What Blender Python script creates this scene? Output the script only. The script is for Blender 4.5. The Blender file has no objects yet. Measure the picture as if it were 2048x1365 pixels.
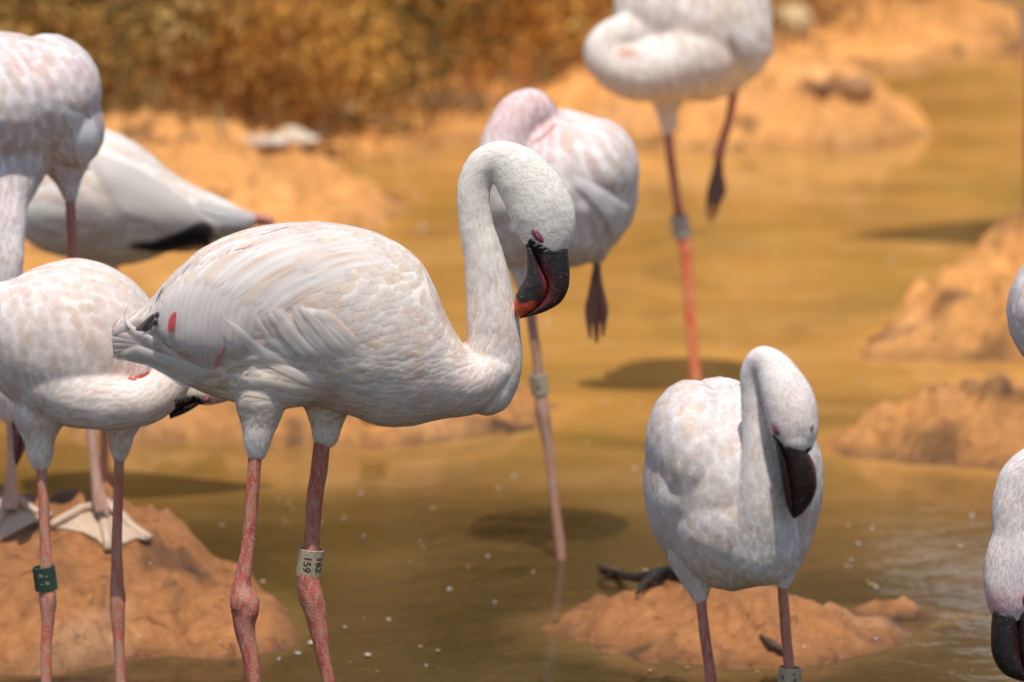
import bpy, bmesh, math, random
import numpy as np
from mathutils import Vector, noise as mnoise
from mathutils.bvhtree import BVHTree
from mathutils.kdtree import KDTree

sc = bpy.context.scene
R_ = math.radians
rng = np.random.default_rng(7)
random.seed(7)

# ------------------------------------------------------------------ camera
CAM_H, PITCH, FPX = 1.524, 0.17, 11150.0          # metres, radians, focal length in photo pixels
cam_d = bpy.data.cameras.new('camera')
cam = bpy.data.objects.new('camera', cam_d)
sc.collection.objects.link(cam)
cam.location = (0, 0, CAM_H)
cam.rotation_euler = (math.pi/2 - PITCH, 0, 0)
cam_d.sensor_width = 36
cam_d.lens = 36*FPX/2048
cam_d.clip_start, cam_d.clip_end = .1, 400
cam_d.dof.use_dof = True
cam_d.dof.focus_distance = 5.97
cam_d.dof.aperture_fstop = 5.6
sc.camera = cam

# ------------------------------------------------------------------ sky, sun, exposure
SUN_EL, SUN_AZ = R_(67), R_(2)                    # azimuth off the line behind the camera, positive = from the right
w = bpy.data.worlds.new('World'); sc.world = w; w.use_nodes = True
nt = w.node_tree
bg = nt.nodes['Background']
sky = nt.nodes.new('ShaderNodeTexSky'); sky.sky_type = 'NISHITA'; sky.sun_disc = False
sky.sun_elevation = SUN_EL; sky.sun_rotation = math.pi - SUN_AZ
nt.links.new(sky.outputs[0], bg.inputs[0]); bg.inputs[1].default_value = .12
sd = bpy.data.lights.new('sun', 'SUN'); sd.energy = 3.85; sd.angle = R_(.53); sd.color = (1, .94, .85)
so = bpy.data.objects.new('sun', sd); sc.collection.objects.link(so)
sv = Vector((math.sin(SUN_AZ)*math.cos(SUN_EL), -math.cos(SUN_AZ)*math.cos(SUN_EL), math.sin(SUN_EL)))
so.rotation_euler = sv.to_track_quat('Z', 'Y').to_euler()
so.location = (0, 0, 10)
sc.view_settings.view_transform = 'Standard'; sc.view_settings.look = 'None'
sc.view_settings.exposure = 0.0; sc.view_settings.gamma = 1
sc.view_settings.use_curve_mapping = False

# ------------------------------------------------------------------ helpers
COL = sc.collection
def to_world(P, Y0):
    """(photo px, -photo py, px towards the camera) of something standing at distance Y0 -> metres"""
    P = np.asarray(P, float).reshape(-1, 3)
    s = Y0/FPX
    Y = Y0 - P[:, 2]*s
    u = (P[:, 0]-1024)/FPX
    v = (P[:, 1]+682)/FPX
    t = Y/(math.cos(PITCH)+v*math.sin(PITCH))
    return np.stack([t*u, Y, CAM_H - t*math.sin(PITCH) + t*v*math.cos(PITCH)], 1)

def hash3(a):
    v = np.sin(a[..., 0]*127.1+a[..., 1]*311.7+a[..., 2]*74.7)*43758.5453
    return v-np.floor(v)
def vnoise(p):
    p = np.asarray(p, float); i = np.floor(p); f = p-i; f = f*f*(3-2*f)
    r = 0
    for a in (0, 1):
        for b in (0, 1):
            for c in (0, 1):
                wt = (f[..., 0] if a else 1-f[..., 0])*(f[..., 1] if b else 1-f[..., 1])*(f[..., 2] if c else 1-f[..., 2])
                r = r + wt*hash3(i+np.array([a, b, c]))
    return r
def fbm(p, o=4, g=.5):
    p = np.asarray(p, float); r = 0; a = 1; s = 0
    for k in range(o):
        r = r + a*(vnoise(p*2**k+k*17.3)-.5)*2; s += a; a *= g
    return r/s

def catmull(pts, n=10):
    P = np.asarray(pts, float)
    P = np.vstack([2*P[0]-P[1], P, 2*P[-1]-P[-2]])
    out = []
    for i in range(1, len(P)-2):
        p0, p1, p2, p3 = P[i-1:i+3]
        for k in range(n):
            t = k/n
            out.append(.5*((2*p1)+(-p0+p2)*t+(2*p0-5*p1+4*p2-p3)*t*t+(-p0+3*p1-3*p2+p3)*t**3))
    out.append(P[-2])
    return np.array(out)

def mesh_from(name, V, F, smooth=True, col=None, uv=None, edge=None):
    me = bpy.data.meshes.new(name)
    V = np.asarray(V, float)
    me.from_pydata(V.tolist(), [], [tuple(f) for f in F] if not isinstance(F, np.ndarray) else F.tolist())
    if smooth: me.shade_smooth()
    if col is not None:
        a = me.color_attributes.new('Col', 'FLOAT_COLOR', 'POINT')
        c = np.ones((len(V), 4)); c[:, :3] = col
        a.data.foreach_set('color', c.ravel())
    if uv is not None:
        a = me.attributes.new('fuv', 'FLOAT_VECTOR', 'POINT')
        c = np.zeros((len(V), 3)); c[:, :uv.shape[1]] = uv
        a.data.foreach_set('vector', c.ravel())
    if edge is not None:
        a = me.attributes.new('edge', 'FLOAT', 'POINT'); a.data.foreach_set('value', np.asarray(edge, np.float32))
    return me

def link(name, me, mat=None, parent=None):
    o = bpy.data.objects.new(name, me)
    COL.objects.link(o)
    if mat and me is not None and not me.materials: me.materials.append(mat)
    if parent: o.parent = parent
    return o
def tag(o, label=None, cat=None, group=None, kind=None):
    if label: o['label'] = label
    if cat: o['category'] = cat
    if group: o['group'] = group
    if kind: o['kind'] = kind
    return o

# ------------------------------------------------------------------ materials
def newmat(name):
    m = bpy.data.materials.new(name); m.use_nodes = True
    return m, m.node_tree, m.node_tree.nodes['Principled BSDF']
def N(nt, t, **k):
    n = nt.nodes.new(t)
    for a, b in k.items():
        if a in n.inputs: n.inputs[a].default_value = b
        else: setattr(n, a, b)
    return n
def ramp(nt, src, stops):
    r = nt.nodes.new('ShaderNodeValToRGB')
    el = r.color_ramp.elements
    while len(el) < len(stops): el.new(.5)
    for e, (p, c) in zip(el, stops):
        e.position = p; e.color = (*c, 1) if len(c) == 3 else c
    nt.links.new(src, r.inputs[0]); return r

def mat_feather(name='feather', solid=.8):
    m, nt, b = newmat(name); L = nt.links.new
    at = N(nt, 'ShaderNodeAttribute', attribute_name='Col')
    uv = N(nt, 'ShaderNodeAttribute', attribute_name='fuv')
    mp = N(nt, 'ShaderNodeMapping'); mp.inputs['Scale'].default_value = (7, 1.3, 1)
    L(uv.outputs['Vector'], mp.inputs[0])
    n1 = N(nt, 'ShaderNodeTexNoise', Scale=2.2, Detail=4.0, Roughness=.6); L(mp.outputs[0], n1.inputs['Vector'])
    rr = ramp(nt, n1.outputs['Fac'], [(.3, (.90, .89, .88)), (.62, (1.04, 1.04, 1.04))])
    mx = N(nt, 'ShaderNodeMix', data_type='RGBA', blend_type='MULTIPLY'); mx.inputs[0].default_value = .9
    L(at.outputs['Color'], mx.inputs[6]); L(rr.outputs[0], mx.inputs[7])
    L(mx.outputs[2], b.inputs['Base Color'])
    b.inputs['Roughness'].default_value = .78
    b.inputs['Specular IOR Level'].default_value = .25
    bp = N(nt, 'ShaderNodeBump', Strength=.25, Distance=.0010)
    L(n1.outputs['Fac'], bp.inputs['Height']); L(bp.outputs[0], b.inputs['Normal'])
    # a little light comes through the thin vane
    tr = N(nt, 'ShaderNodeBsdfTranslucent'); L(mx.outputs[2], tr.inputs[0])
    ms = N(nt, 'ShaderNodeMixShader'); ms.inputs[0].default_value = .07
    L(b.outputs[0], ms.inputs[1]); L(tr.outputs[0], ms.inputs[2])
    # frayed, half open barbs along the edge of the vane
    ed = N(nt, 'ShaderNodeAttribute', attribute_name='edge')
    mp2 = N(nt, 'ShaderNodeMapping'); mp2.inputs['Scale'].default_value = (16, 2.5, 1); L(uv.outputs['Vector'], mp2.inputs[0])
    n2 = N(nt, 'ShaderNodeTexNoise', Scale=1.6, Detail=2.0); L(mp2.outputs[0], n2.inputs['Vector'])
    ad = N(nt, 'ShaderNodeMath', operation='MULTIPLY_ADD'); L(n2.outputs['Fac'], ad.inputs[0]); ad.inputs[1].default_value = .5; L(ed.outputs['Fac'], ad.inputs[2])
    rm = N(nt, 'ShaderNodeMapRange', interpolation_type='SMOOTHSTEP'); L(ad.outputs[0], rm.inputs['Value'])
    rm.inputs['From Min'].default_value = .22; rm.inputs['From Max'].default_value = .95; rm.inputs['To Max'].default_value = solid
    tp = N(nt, 'ShaderNodeBsdfTransparent')
    m3 = N(nt, 'ShaderNodeMixShader'); L(rm.outputs[0], m3.inputs[0]); L(tp.outputs[0], m3.inputs[1]); L(ms.outputs[0], m3.inputs[2])
    L(m3.outputs[0], nt.nodes['Material Output'].inputs[0])
    return m

def mat_down():
    m, nt, b = newmat('down'); L = nt.links.new
    at = N(nt, 'ShaderNodeAttribute', attribute_name='Col')
    tc = N(nt, 'ShaderNodeTexCoord')
    n1 = N(nt, 'ShaderNodeTexNoise', Scale=240., Detail=4.0, Roughness=.65); L(tc.outputs['Object'], n1.inputs['Vector'])
    rr = ramp(nt, n1.outputs['Fac'], [(.3, (.91, .90, .88)), (.65, (1.0, 1.0, 1.0))])
    mx = N(nt, 'ShaderNodeMix', data_type='RGBA', blend_type='MULTIPLY'); mx.inputs[0].default_value = .7
    L(at.outputs['Color'], mx.inputs[6]); L(rr.outputs[0], mx.inputs[7])
    L(mx.outputs[2], b.inputs['Base Color'])
    b.inputs['Roughness'].default_value = .85
    b.inputs['Specular IOR Level'].default_value = .2
    b.inputs['Subsurface Weight'].default_value = .6; b.inputs['Subsurface Radius'].default_value = (1, .8, .7); b.inputs['Subsurface Scale'].default_value = .006
    bp = N(nt, 'ShaderNodeBump', Strength=.5, Distance=.0015)
    L(n1.outputs['Fac'], bp.inputs['Height']); bp.inputs['Strength'].default_value = .3; L(bp.outputs[0], b.inputs['Normal'])
    return m

def mat_leg(name, c1, c2, c3):
    """c1 main skin, c2 vivid patches, c3 grey mud mottles"""
    m, nt, b = newmat(name); L = nt.links.new
    tc = N(nt, 'ShaderNodeTexCoord')
    mp = N(nt, 'ShaderNodeMapping'); mp.inputs['Scale'].default_value = (1, 1, .33)
    L(tc.outputs['Object'], mp.inputs[0])
    n1 = N(nt, 'ShaderNodeTexNoise', Scale=105., Detail=6.0, Roughness=.6); L(mp.outputs[0], n1.inputs['Vector'])
    n2 = N(nt, 'ShaderNodeTexNoise', Scale=300., Detail=6.0, Roughness=.7); L(mp.outputs[0], n2.inputs['Vector'])
    r1 = ramp(nt, n1.outputs['Fac'], [(.44, c2), (.54, c1)])
    r2 = ramp(nt, n2.outputs['Fac'], [(.50, (0, 0, 0)), (.58, (.9, .9, .9))])
    mx = N(nt, 'ShaderNodeMix', data_type='RGBA'); L(r2.outputs[0], mx.inputs[0])
    L(r1.outputs[0], mx.inputs[6]); mx.inputs[7].default_value = (*c3, 1)
    L(mx.outputs[2], b.inputs['Base Color'])
    b.inputs['Roughness'].default_value = .5
    vo = N(nt, 'ShaderNodeTexVoronoi', Scale=420.); L(tc.outputs['Object'], vo.inputs['Vector'])
    bp = N(nt, 'ShaderNodeBump', Strength=.5, Distance=.0008)
    L(vo.outputs['Distance'], bp.inputs['Height']); L(bp.outputs[0], b.inputs['Normal'])
    return m

def mat_bill():
    m, nt, b = newmat('bill'); L = nt.links.new
    at = N(nt, 'ShaderNodeAttribute', attribute_name='Col')
    tc = N(nt, 'ShaderNodeTexCoord')
    n1 = N(nt, 'ShaderNodeTexNoise', Scale=150., Detail=4.0, Roughness=.65); L(tc.outputs['Object'], n1.inputs['Vector'])
    rr = ramp(nt, n1.outputs['Fac'], [(.32, (.35, .35, .38)), (.5, (.9, .9, .9)), (.66, (1.7, 1.6, 1.5))])
    mx = N(nt, 'ShaderNodeMix', data_type='RGBA', blend_type='MULTIPLY'); mx.inputs[0].default_value = .8
    L(at.outputs['Color'], mx.inputs[6]); L(rr.outputs[0], mx.inputs[7])
    # dried mud specks
    n2 = N(nt, 'ShaderNodeTexVoronoi', Scale=230.); L(tc.outputs['Object'], n2.inputs['Vector'])
    r2 = ramp(nt, n2.outputs['Distance'], [(.10, (1, 1, 1)), (.17, (0, 0, 0))])
    n3 = N(nt, 'ShaderNodeTexNoise', Scale=60.); L(tc.outputs['Object'], n3.inputs['Vector'])
    r3 = ramp(nt, n3.outputs['Fac'], [(.47, (0, 0, 0)), (.54, (.9, .9, .9))])
    ml = N(nt, 'ShaderNodeMath', operation='MULTIPLY'); L(r2.outputs[0], ml.inputs[0]); L(r3.outputs[0], ml.inputs[1])
    m2 = N(nt, 'ShaderNodeMix', data_type='RGBA'); L(ml.outputs[0], m2.inputs[0]); L(mx.outputs[2], m2.inputs[6])
    m2.inputs[7].default_value = (.30, .24, .15, 1)
    L(m2.outputs[2], b.inputs['Base Color'])
    b.inputs['Roughness'].default_value = .5
    bp = N(nt, 'ShaderNodeBump', Strength=.6, Distance=.0016)
    L(n1.outputs['Fac'], bp.inputs['Height']); L(bp.outputs[0], b.inputs['Normal'])
    return m

def mat_plain(name, c, rough=.6, noise=0, scale=60, bump=.0):
    m, nt, b = newmat(name); L = nt.links.new
    b.inputs['Roughness'].default_value = rough
    tc = N(nt, 'ShaderNodeTexCoord')
    n1 = N(nt, 'ShaderNodeTexNoise', Scale=float(scale), Detail=5.0, Roughness=.6); L(tc.outputs['Object'], n1.inputs['Vector'])
    d = tuple(x*(1-noise) for x in c)
    r = ramp(nt, n1.outputs['Fac'], [(.35, d), (.62, c)])
    L(r.outputs[0], b.inputs['Base Color'])
    if bump:
        bp = N(nt, 'ShaderNodeBump', Strength=.6, Distance=bump)
        L(n1.outputs['Fac'], bp.inputs['Height']); L(bp.outputs[0], b.inputs['Normal'])
    return m

def mat_vcol(name, rough=.8, scale=60, lo=.7, transl=0, bump=0):
    m, nt, b = newmat(name); L = nt.links.new
    at = N(nt, 'ShaderNodeAttribute', attribute_name='Col')
    tc = N(nt, 'ShaderNodeTexCoord')
    n1 = N(nt, 'ShaderNodeTexNoise', Scale=float(scale), Detail=6.0, Roughness=.65); L(tc.outputs['Object'], n1.inputs['Vector'])
    rr = ramp(nt, n1.outputs['Fac'], [(.3, (lo,)*3), (.65, (1.1,)*3)])
    mx = N(nt, 'ShaderNodeMix', data_type='RGBA', blend_type='MULTIPLY'); mx.inputs[0].default_value = 1
    L(at.outputs['Color'], mx.inputs[6]); L(rr.outputs[0], mx.inputs[7])
    L(mx.outputs[2], b.inputs['Base Color'])
    b.inputs['Roughness'].default_value = rough
    if bump:
        bp = N(nt, 'ShaderNodeBump', Strength=.9, Distance=bump)
        L(n1.outputs['Fac'], bp.inputs['Height']); L(bp.outputs[0], b.inputs['Normal'])
    if transl:
        tr = N(nt, 'ShaderNodeBsdfTranslucent'); L(mx.outputs[2], tr.inputs[0])
        ms = N(nt, 'ShaderNodeMixShader'); ms.inputs[0].default_value = transl
        L(b.outputs[0], ms.inputs[1]); L(tr.outputs[0], ms.inputs[2])
        L(ms.outputs[0], nt.nodes['Material Output'].inputs[0])
    return m

def mat_water():
    m, nt, b = newmat('muddy_water'); L = nt.links.new
    at = N(nt, 'ShaderNodeAttribute', attribute_name='Col')
    tc = N(nt, 'ShaderNodeTexCoord')
    mp = N(nt, 'ShaderNodeMapping'); mp.inputs['Scale'].default_value = (1, 1, 1)
    L(tc.outputs['Object'], mp.inputs[0])
    n0 = N(nt, 'ShaderNodeTexNoise', Scale=3.2, Detail=5.0, Roughness=.6, Distortion=1.2); L(mp.outputs[0], n0.inputs['Vector'])
    rr = ramp(nt, n0.outputs['Fac'], [(.33, (.60, .64, .58)), (.5, (.95, .95, .92)), (.68, (1.25, 1.28, 1.35))])
    mx = N(nt, 'ShaderNodeMix', data_type='RGBA', blend_type='MULTIPLY'); mx.inputs[0].default_value = .8
    L(at.outputs['Color'], mx.inputs[6]); L(rr.outputs[0], mx.inputs[7])
    L(mx.outputs[2], b.inputs['Base Color'])
    b.inputs['Roughness'].default_value = .06
    b.inputs['IOR'].default_value = 1.33
    n1 = N(nt, 'ShaderNodeTexNoise', Scale=16., Detail=3.0, Roughness=.5, Distortion=.6); L(mp.outputs[0], n1.inputs['Vector'])
    n2 = N(nt, 'ShaderNodeTexNoise', Scale=55., Detail=2.0, Roughness=.5); L(mp.outputs[0], n2.inputs['Vector'])
    bp = N(nt, 'ShaderNodeBump', Strength=.12, Distance=.010); L(n1.outputs['Fac'], bp.inputs['Height'])
    b2 = N(nt, 'ShaderNodeBump', Strength=.08, Distance=.003); L(n2.outputs['Fac'], b2.inputs['Height'])
    L(bp.outputs[0], b2.inputs['Normal']); L(b2.outputs[0], b.inputs['Normal'])
    return m

def mat_mud():
    m, nt, b = newmat('mud'); L = nt.links.new
    at = N(nt, 'ShaderNodeAttribute', attribute_name='Col')
    tc = N(nt, 'ShaderNodeTexCoord')
    n1 = N(nt, 'ShaderNodeTexNoise', Scale=40., Detail=9.0, Roughness=.72, Distortion=.9); L(tc.outputs['Object'], n1.inputs['Vector'])
    rr = ramp(nt, n1.outputs['Fac'], [(.34, (.36, .27, .22)), (.44, (.95, .92, .88)), (.56, (1.12, 1.12, 1.12)), (.66, (1.3, 1.4, 1.6))])
    mx = N(nt, 'ShaderNodeMix', data_type='RGBA', blend_type='MULTIPLY'); mx.inputs[0].default_value = .85
    L(at.outputs['Color'], mx.inputs[6]); L(rr.outputs[0], mx.inputs[7])
    L(mx.outputs[2], b.inputs['Base Color'])
    b.inputs['Roughness'].default_value = .6
    bp = N(nt, 'ShaderNodeBump', Strength=.9, Distance=.009)
    L(n1.outputs['Fac'], bp.inputs['Height']); L(bp.outputs[0], b.inputs['Normal'])
    return m

M_F = mat_feather(); M_FN = mat_feather('soft_down', .5); M_D = mat_down(); M_BILL = mat_bill()
M_LEG = mat_leg('leg_skin_red', (.54, .19, .13), (.47, .10, .075), (.46, .28, .20))
M_LEGP = mat_leg('leg_skin_pink', (.62, .27, .19), (.6, .16, .10), (.45, .30, .22))
M_LEGO = mat_leg('leg_skin_orange', (.78, .24, .10), (.75, .12, .04), (.66, .34, .2))
M_LEGPALE = mat_leg('leg_skin_pale', (.66, .42, .33), (.60, .30, .22), (.52, .38, .28))
M_LEGDK = mat_leg('leg_skin_dark', (.20, .085, .055), (.26, .07, .05), (.10, .06, .045))
M_BAND = mat_plain('band_cream', (.58, .47, .32), .45, .35, 300, .0006)
M_BANDG = mat_plain('band_green', (.055, .105, .08), .4, .5, 300, .0004)
M_INK = mat_plain('band_print', (.05, .035, .02), .7)
M_INKL = mat_plain('band_print_pale', (.35, .38, .25), .7)
M_EYE = mat_plain('eyelid', (.24, .045, .10), .4, .6, 500, .0004)
M_EYEY = mat_plain('iris', (.5, .22, .03), .15)

# ------------------------------------------------------------------ terrain
def sstep(a, b, x):
    t = np.clip((x-a)/(b-a), 0, 1); return t*t*(3-2*t)
HX = np.array([-9, -3, -1.5, -.82, -.39, .19, 1.2, 3, 9]); HY = np.array([8.3, 9.2, 10.0, 10.5, 11.2, 12.0, 14.0, 16, 18])
SX = np.array([-9, -3, -1.2, -.6, -.37, 0, .3, .8, 1.2, 3, 9]); SY = np.array([7.4, 8.6, 10.0, 10.6, 10.95, 11.35, 11.7, 12.5, 12.9, 13.6, 15])
MOUNDS = [  # x, y, rx, ry front, ry back, height, sharpness
    (-.58, 6.86, .31, .33, .35, .142, 1.0, 0),
    (-.38, 6.74, .15, .22, .2, .05, 1., 0),
    (-.21, 8.17, .31, .27, .25, .082, .9, 0),
    (-.50, 8.10, .22, .15, .25, .035, .9, 0),
    (.94, 8.92, .33, .32, .4, .18, .9, 1),
    (.70, 8.75, .17, .16, .2, .035, .9, 1),
    (.70, 8.02, .29, .27, .2, .085, 1., 1),
    (.25, 6.74, .26, .22, .2, .046, 1., 0),
    (.45, 6.86, .12, .04, .05, .012, 1., 0),
    (-.80, 10.35, .62, .62, .6, .15, .8, 1),
    (-.42, 10.2, .22, .45, .5, .05, .8, 1),
    (.40, 11.6, .48, .5, .7, .11, .8, 1),
    (.66, 11.5, .24, .36, .4, .11, .8, 1),
    (1.5, 12.6, .4, .4, .5, .1, .8, 1)]
def terrain(x, y):
    x = np.asarray(x, float); y = np.asarray(y, float)
    P = np.stack([x, y, 0*x], -1)
    wx = fbm(P*3.1+5, 3)*.07+fbm(P*11+61, 3)*.035; wy = fbm(P*3.1+31, 3)*.07+fbm(P*11+91, 3)*.035
    xx, yy = x+wx, y+wy
    z = np.full(x.shape, -.07)
    for mx, my, rx, rf, rb, h, sh, dry in MOUNDS:
        ry = np.where(yy < my, rf, rb)
        r = np.sqrt(((xx-mx)/rx)**2+((yy-my)/ry)**2)
        b = (h+.035)*np.clip(1-r**2, 0, 1)**(sh+.12) - .035
        z = np.where(r < 1, np.maximum(z, b), z)
    ys = np.interp(xx, SX, SY); yh = np.interp(xx, HX, HY)
    shore = .055*(yy-ys)
    bank = np.where(yy > yh, .05+.6*(yy-yh), shore)
    bank = np.where(bank > 5.0, 5.0+.05*(bank-5), bank)
    z = np.maximum(z, np.where(yy > ys-1.2, np.where(yy > yh, np.maximum(bank, shore), shore), z))
    land = sstep(-.02, .05, z)
    n1 = fbm(P*9+3, 4); n2 = fbm(P*30+9, 4)
    # furrows that run down the slopes
    fur = np.abs(fbm(np.stack([x*26, y*7, 0*x], -1), 3))
    rid = 1-np.abs(fbm(P*21+140, 3))*2.2; rid = rid+.7*(1-np.abs(fbm(P*44+240, 2))*2.4)
    zb = z
    fa = 1+.6*sstep(8, 10.5, y)
    z = z + land*fa*(n1*.026 + n2*.014 + rid*.010 - .010*np.clip(1-fur/.10, 0, 1)) + (1-land)*(n1*.012+(z > -.05)*(n1*.012+n2*.012))
    fl = 1-np.exp(-((x+.505)/.075)**2-((y-6.72)/.09)**2)*.92-np.exp(-((x+.63)/.075)**2-((y-6.75)/.09)**2)*.92
    z = np.where(fl < .999, zb+(z-zb)*np.clip(fl, .04, 1), z); land = land*np.clip(fl, 0, 1)
    clod = np.clip(fbm(P*17+77, 2)-.25, 0, 1)
    z = z + land*clod*.055
    return z

def pix_ray(px, py):
    u = (px-1024)/FPX; v = -(py-682)/FPX
    return np.array([u, math.cos(PITCH)+v*math.sin(PITCH), -math.sin(PITCH)+v*math.cos(PITCH)])
def ground_at(px, py, water=True):
    d = pix_ray(px, py)
    ts = np.linspace(4.6, 16, 1400)
    X = ts*d[0]; Y = ts*d[1]; Z = CAM_H+ts*d[2]
    h = terrain(X, Y)
    if water: h = np.maximum(h, 0)
    k = np.argmax(Z <= h)
    return np.array([X[k], Y[k], h[k]])

def grid_mesh(name, xs, ys, zf, colf, mat):
    X, Y = np.meshgrid(xs, ys)
    Z = zf(X, Y)
    V = np.stack([X, Y, Z], -1).reshape(-1, 3)
    nx, ny = len(xs), len(ys)
    i = np.arange(ny-1)[:, None]*nx+np.arange(nx-1)[None]
    F = np.stack([i, i+1, i+1+nx, i+nx], -1).reshape(-1, 4)
    me = mesh_from(name, V, F, True, colf(V))
    return link(name, me, mat)

def graded(a, b, fine, lo, hi, coarse):
    return np.unique(np.round(np.concatenate([np.arange(a, lo, coarse), np.arange(lo, hi, fine), np.arange(hi, b+coarse, coarse)]), 4))
def mud_col(V):
    x, y, z = V[:, 0], V[:, 1], V[:, 2]
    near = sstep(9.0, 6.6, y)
    dry = np.array([.78, .355, .095]); shaded = np.array([.39, .158, .046])  # front mounds darker: foreground shade put into the mud colour
    c = dry[None]*(1-near[:, None])+shaded[None]*near[:, None]
    n = fbm(V*4.1+3, 4)[:, None]
    c = c*(1+.5*n)
    pale = np.clip(fbm(V*7.7+90, 3)-.12, 0, 1)[:, None]
    c = c+pale*np.array([.22, .20, .16])*(.6+.4*near[:, None])
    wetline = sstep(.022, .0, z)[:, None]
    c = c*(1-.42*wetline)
    pit = sstep(.24, .42, fbm(V*13+55, 3))[:, None]*.55+sstep(.3, .45, fbm(V*np.array([34, 12, 20])+15, 3))[:, None]*.3
    c = c*(1-pit)
    bank = sstep(0, .5, y-np.interp(x, HX, HY))[:, None]
    c = c*(1-bank)+bank*np.array([.30, .15, .045])
    return np.clip(c, 0, 1)
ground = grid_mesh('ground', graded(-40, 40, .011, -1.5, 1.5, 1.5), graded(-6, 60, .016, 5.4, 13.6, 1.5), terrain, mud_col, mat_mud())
tag(ground, 'orange clay mud bed with rough mounds and rising shore', kind='structure')

def water_col(V):
    x, y = V[:, 0], V[:, 1]
    bed = terrain(x, y)
    sh = sstep(-.055, -.004, bed)[:, None]
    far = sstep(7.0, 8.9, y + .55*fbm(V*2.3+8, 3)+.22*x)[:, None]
    deep_near = np.array([.048, .031, .010]); deep_far = np.array([.55, .27, .064])  # near water darker than far: shade over the foreground painted into its colour
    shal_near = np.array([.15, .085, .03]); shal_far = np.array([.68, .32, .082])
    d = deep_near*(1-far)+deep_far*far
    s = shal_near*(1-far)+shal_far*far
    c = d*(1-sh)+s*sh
    ol = np.clip(fbm(V*2.9+44, 3), 0, 1)[:, None]
    ol = np.clip(ol*2.6, 0, 1)
    c = c*(1-.6*ol)+c*np.array([.62, .80, .55])*.6*ol
    silt = np.clip(fbm(V*np.array([5, 11, 1])+21, 4)*2.2, 0, 1)[:, None]
    c = c*(1-.28*silt)+np.array([.60, .36, .14])*.28*silt*(.25+.75*far)
    return np.clip(c, 0, 1)
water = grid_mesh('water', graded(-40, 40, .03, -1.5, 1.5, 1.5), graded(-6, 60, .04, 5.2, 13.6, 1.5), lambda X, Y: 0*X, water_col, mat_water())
tag(water, 'opaque muddy pond water, ochre in the shallows and olive brown in front', kind='structure')

# ------------------------------------------------------------------ dry scrub on the bank
def leaves(name, n, cen, size, cols, mat):
    """n little bent leaf blades with given centres"""
    d = rng.normal(size=(n, 3)); d /= np.linalg.norm(d, axis=1)[:, None]
    e = rng.normal(size=(n, 3)); e -= (e*d).sum(1)[:, None]*d; e /= np.linalg.norm(e, axis=1)[:, None]
    f = np.cross(d, e)
    L = size[:, None]
    P = np.stack([cen-d*L*.5, cen+e*L*.26+f*L*.07, cen+d*L*.5-f*L*.1, cen-e*L*.26+f*L*.07], 1).reshape(-1, 3)
    F = np.arange(4*n).reshape(-1, 4)
    return mesh_from(name, P, F, False, np.repeat(cols, 4, 0))
M_LEAF = mat_vcol('dry_leaf', .7, 20, .8, .5)
def make_scrub():
    cs = []; sz = []; co = []
    for k in range(900):
        x = rng.uniform(-2.4, 3.0); yh = np.interp(x, HX, HY)
        dy = abs(rng.normal(0, 1))*1.2 if k > 260 else rng.uniform(.0, .4)
        y = yh+dy+.05
        zt = float(terrain(np.array([x]), np.array([y]))[0])
        r = rng.uniform(.10, .26)
        c0 = np.array([x, y, zt+r*rng.uniform(.2, .9)])
        n = int(260*(r/.16)**2)
        q = rng.normal(size=(n, 3)); q /= np.linalg.norm(q, axis=1)[:, None]
        q *= (rng.uniform(.55, 1.08, n)*r)[:, None]; q[:, 2] *= .85
        cs.append(c0+q); sz.append(rng.uniform(.012, .034, n))
        hgt = zt
        kind = rng.random()
        green = np.array([.20, .16, .04]); ochre = np.array([.78, .46, .11]); tan = np.array([.86, .62, .26]); brown = np.array([.46, .25, .08])
        base = ochre if kind < .5 else tan if kind < .68 else brown if kind < .86 else green
        if x < -.55 and rng.random() < .25: base = green*.7+brown*.5
        if hgt > 1.1 and rng.random() < .75: base = np.array([.09, .085, .03])
        co.append(base*rng.uniform(.7, 1.25)*rng.uniform(.8, 1.25, (n, 1)))
    cs = np.vstack(cs); sz = np.concatenate(sz); co = np.clip(np.vstack(co), 0, 1)
    return link('dry_scrub', leaves('dry_scrub', len(cs), cs, sz, co, M_LEAF), M_LEAF)
tag(make_scrub(), 'dry ochre and brown scrub covering the bank behind the pond', 'scrub', kind='stuff')

def blades(n, region, hgt, width, cols, name, label):
    V = []; F = []; C = []
    for k in range(n):
        x, y = region()
        z = float(terrain(np.array([x]), np.array([y]))[0])
        if z < -.005: continue
        h = rng.uniform(*hgt); a = rng.uniform(0, 6.28); ln = rng.uniform(.1, .8)*h
        wv = np.array([math.cos(a+1.57), math.sin(a+1.57), 0])*width
        b = len(V); c = cols[rng.integers(len(cols))]*rng.uniform(.7, 1.2)
        for i in range(4):
            t = i/3
            p = np.array([x+math.cos(a)*ln*t*t, y+math.sin(a)*ln*t*t, z+h*t])
            V += [p-wv*(1-t*.9), p+wv*(1-t*.9)]; C += [c, c]
        for i in range(3): F.append((b+2*i, b+2*i+1, b+2*i+3, b+2*i+2))
    me = mesh_from(name, V, F, True, np.clip(np.array(C), 0, 1))
    return tag(link(name, me, M_LEAF), label, 'grass', kind='stuff')
def shore_pt():
    x = rng.uniform(-1.3, 1.6); yh = np.interp(x, HX, HY)
    return x, yh-abs(rng.normal(0, .25))+.12
blades(1500, shore_pt, (.03, .14), .0022, [np.array([.6, .42, .16]), np.array([.42, .26, .07]), np.array([.2, .2, .04]), np.array([.66, .5, .28])],
       'dry_grass', 'dry straw coloured grass along the foot of the scrub')

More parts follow.
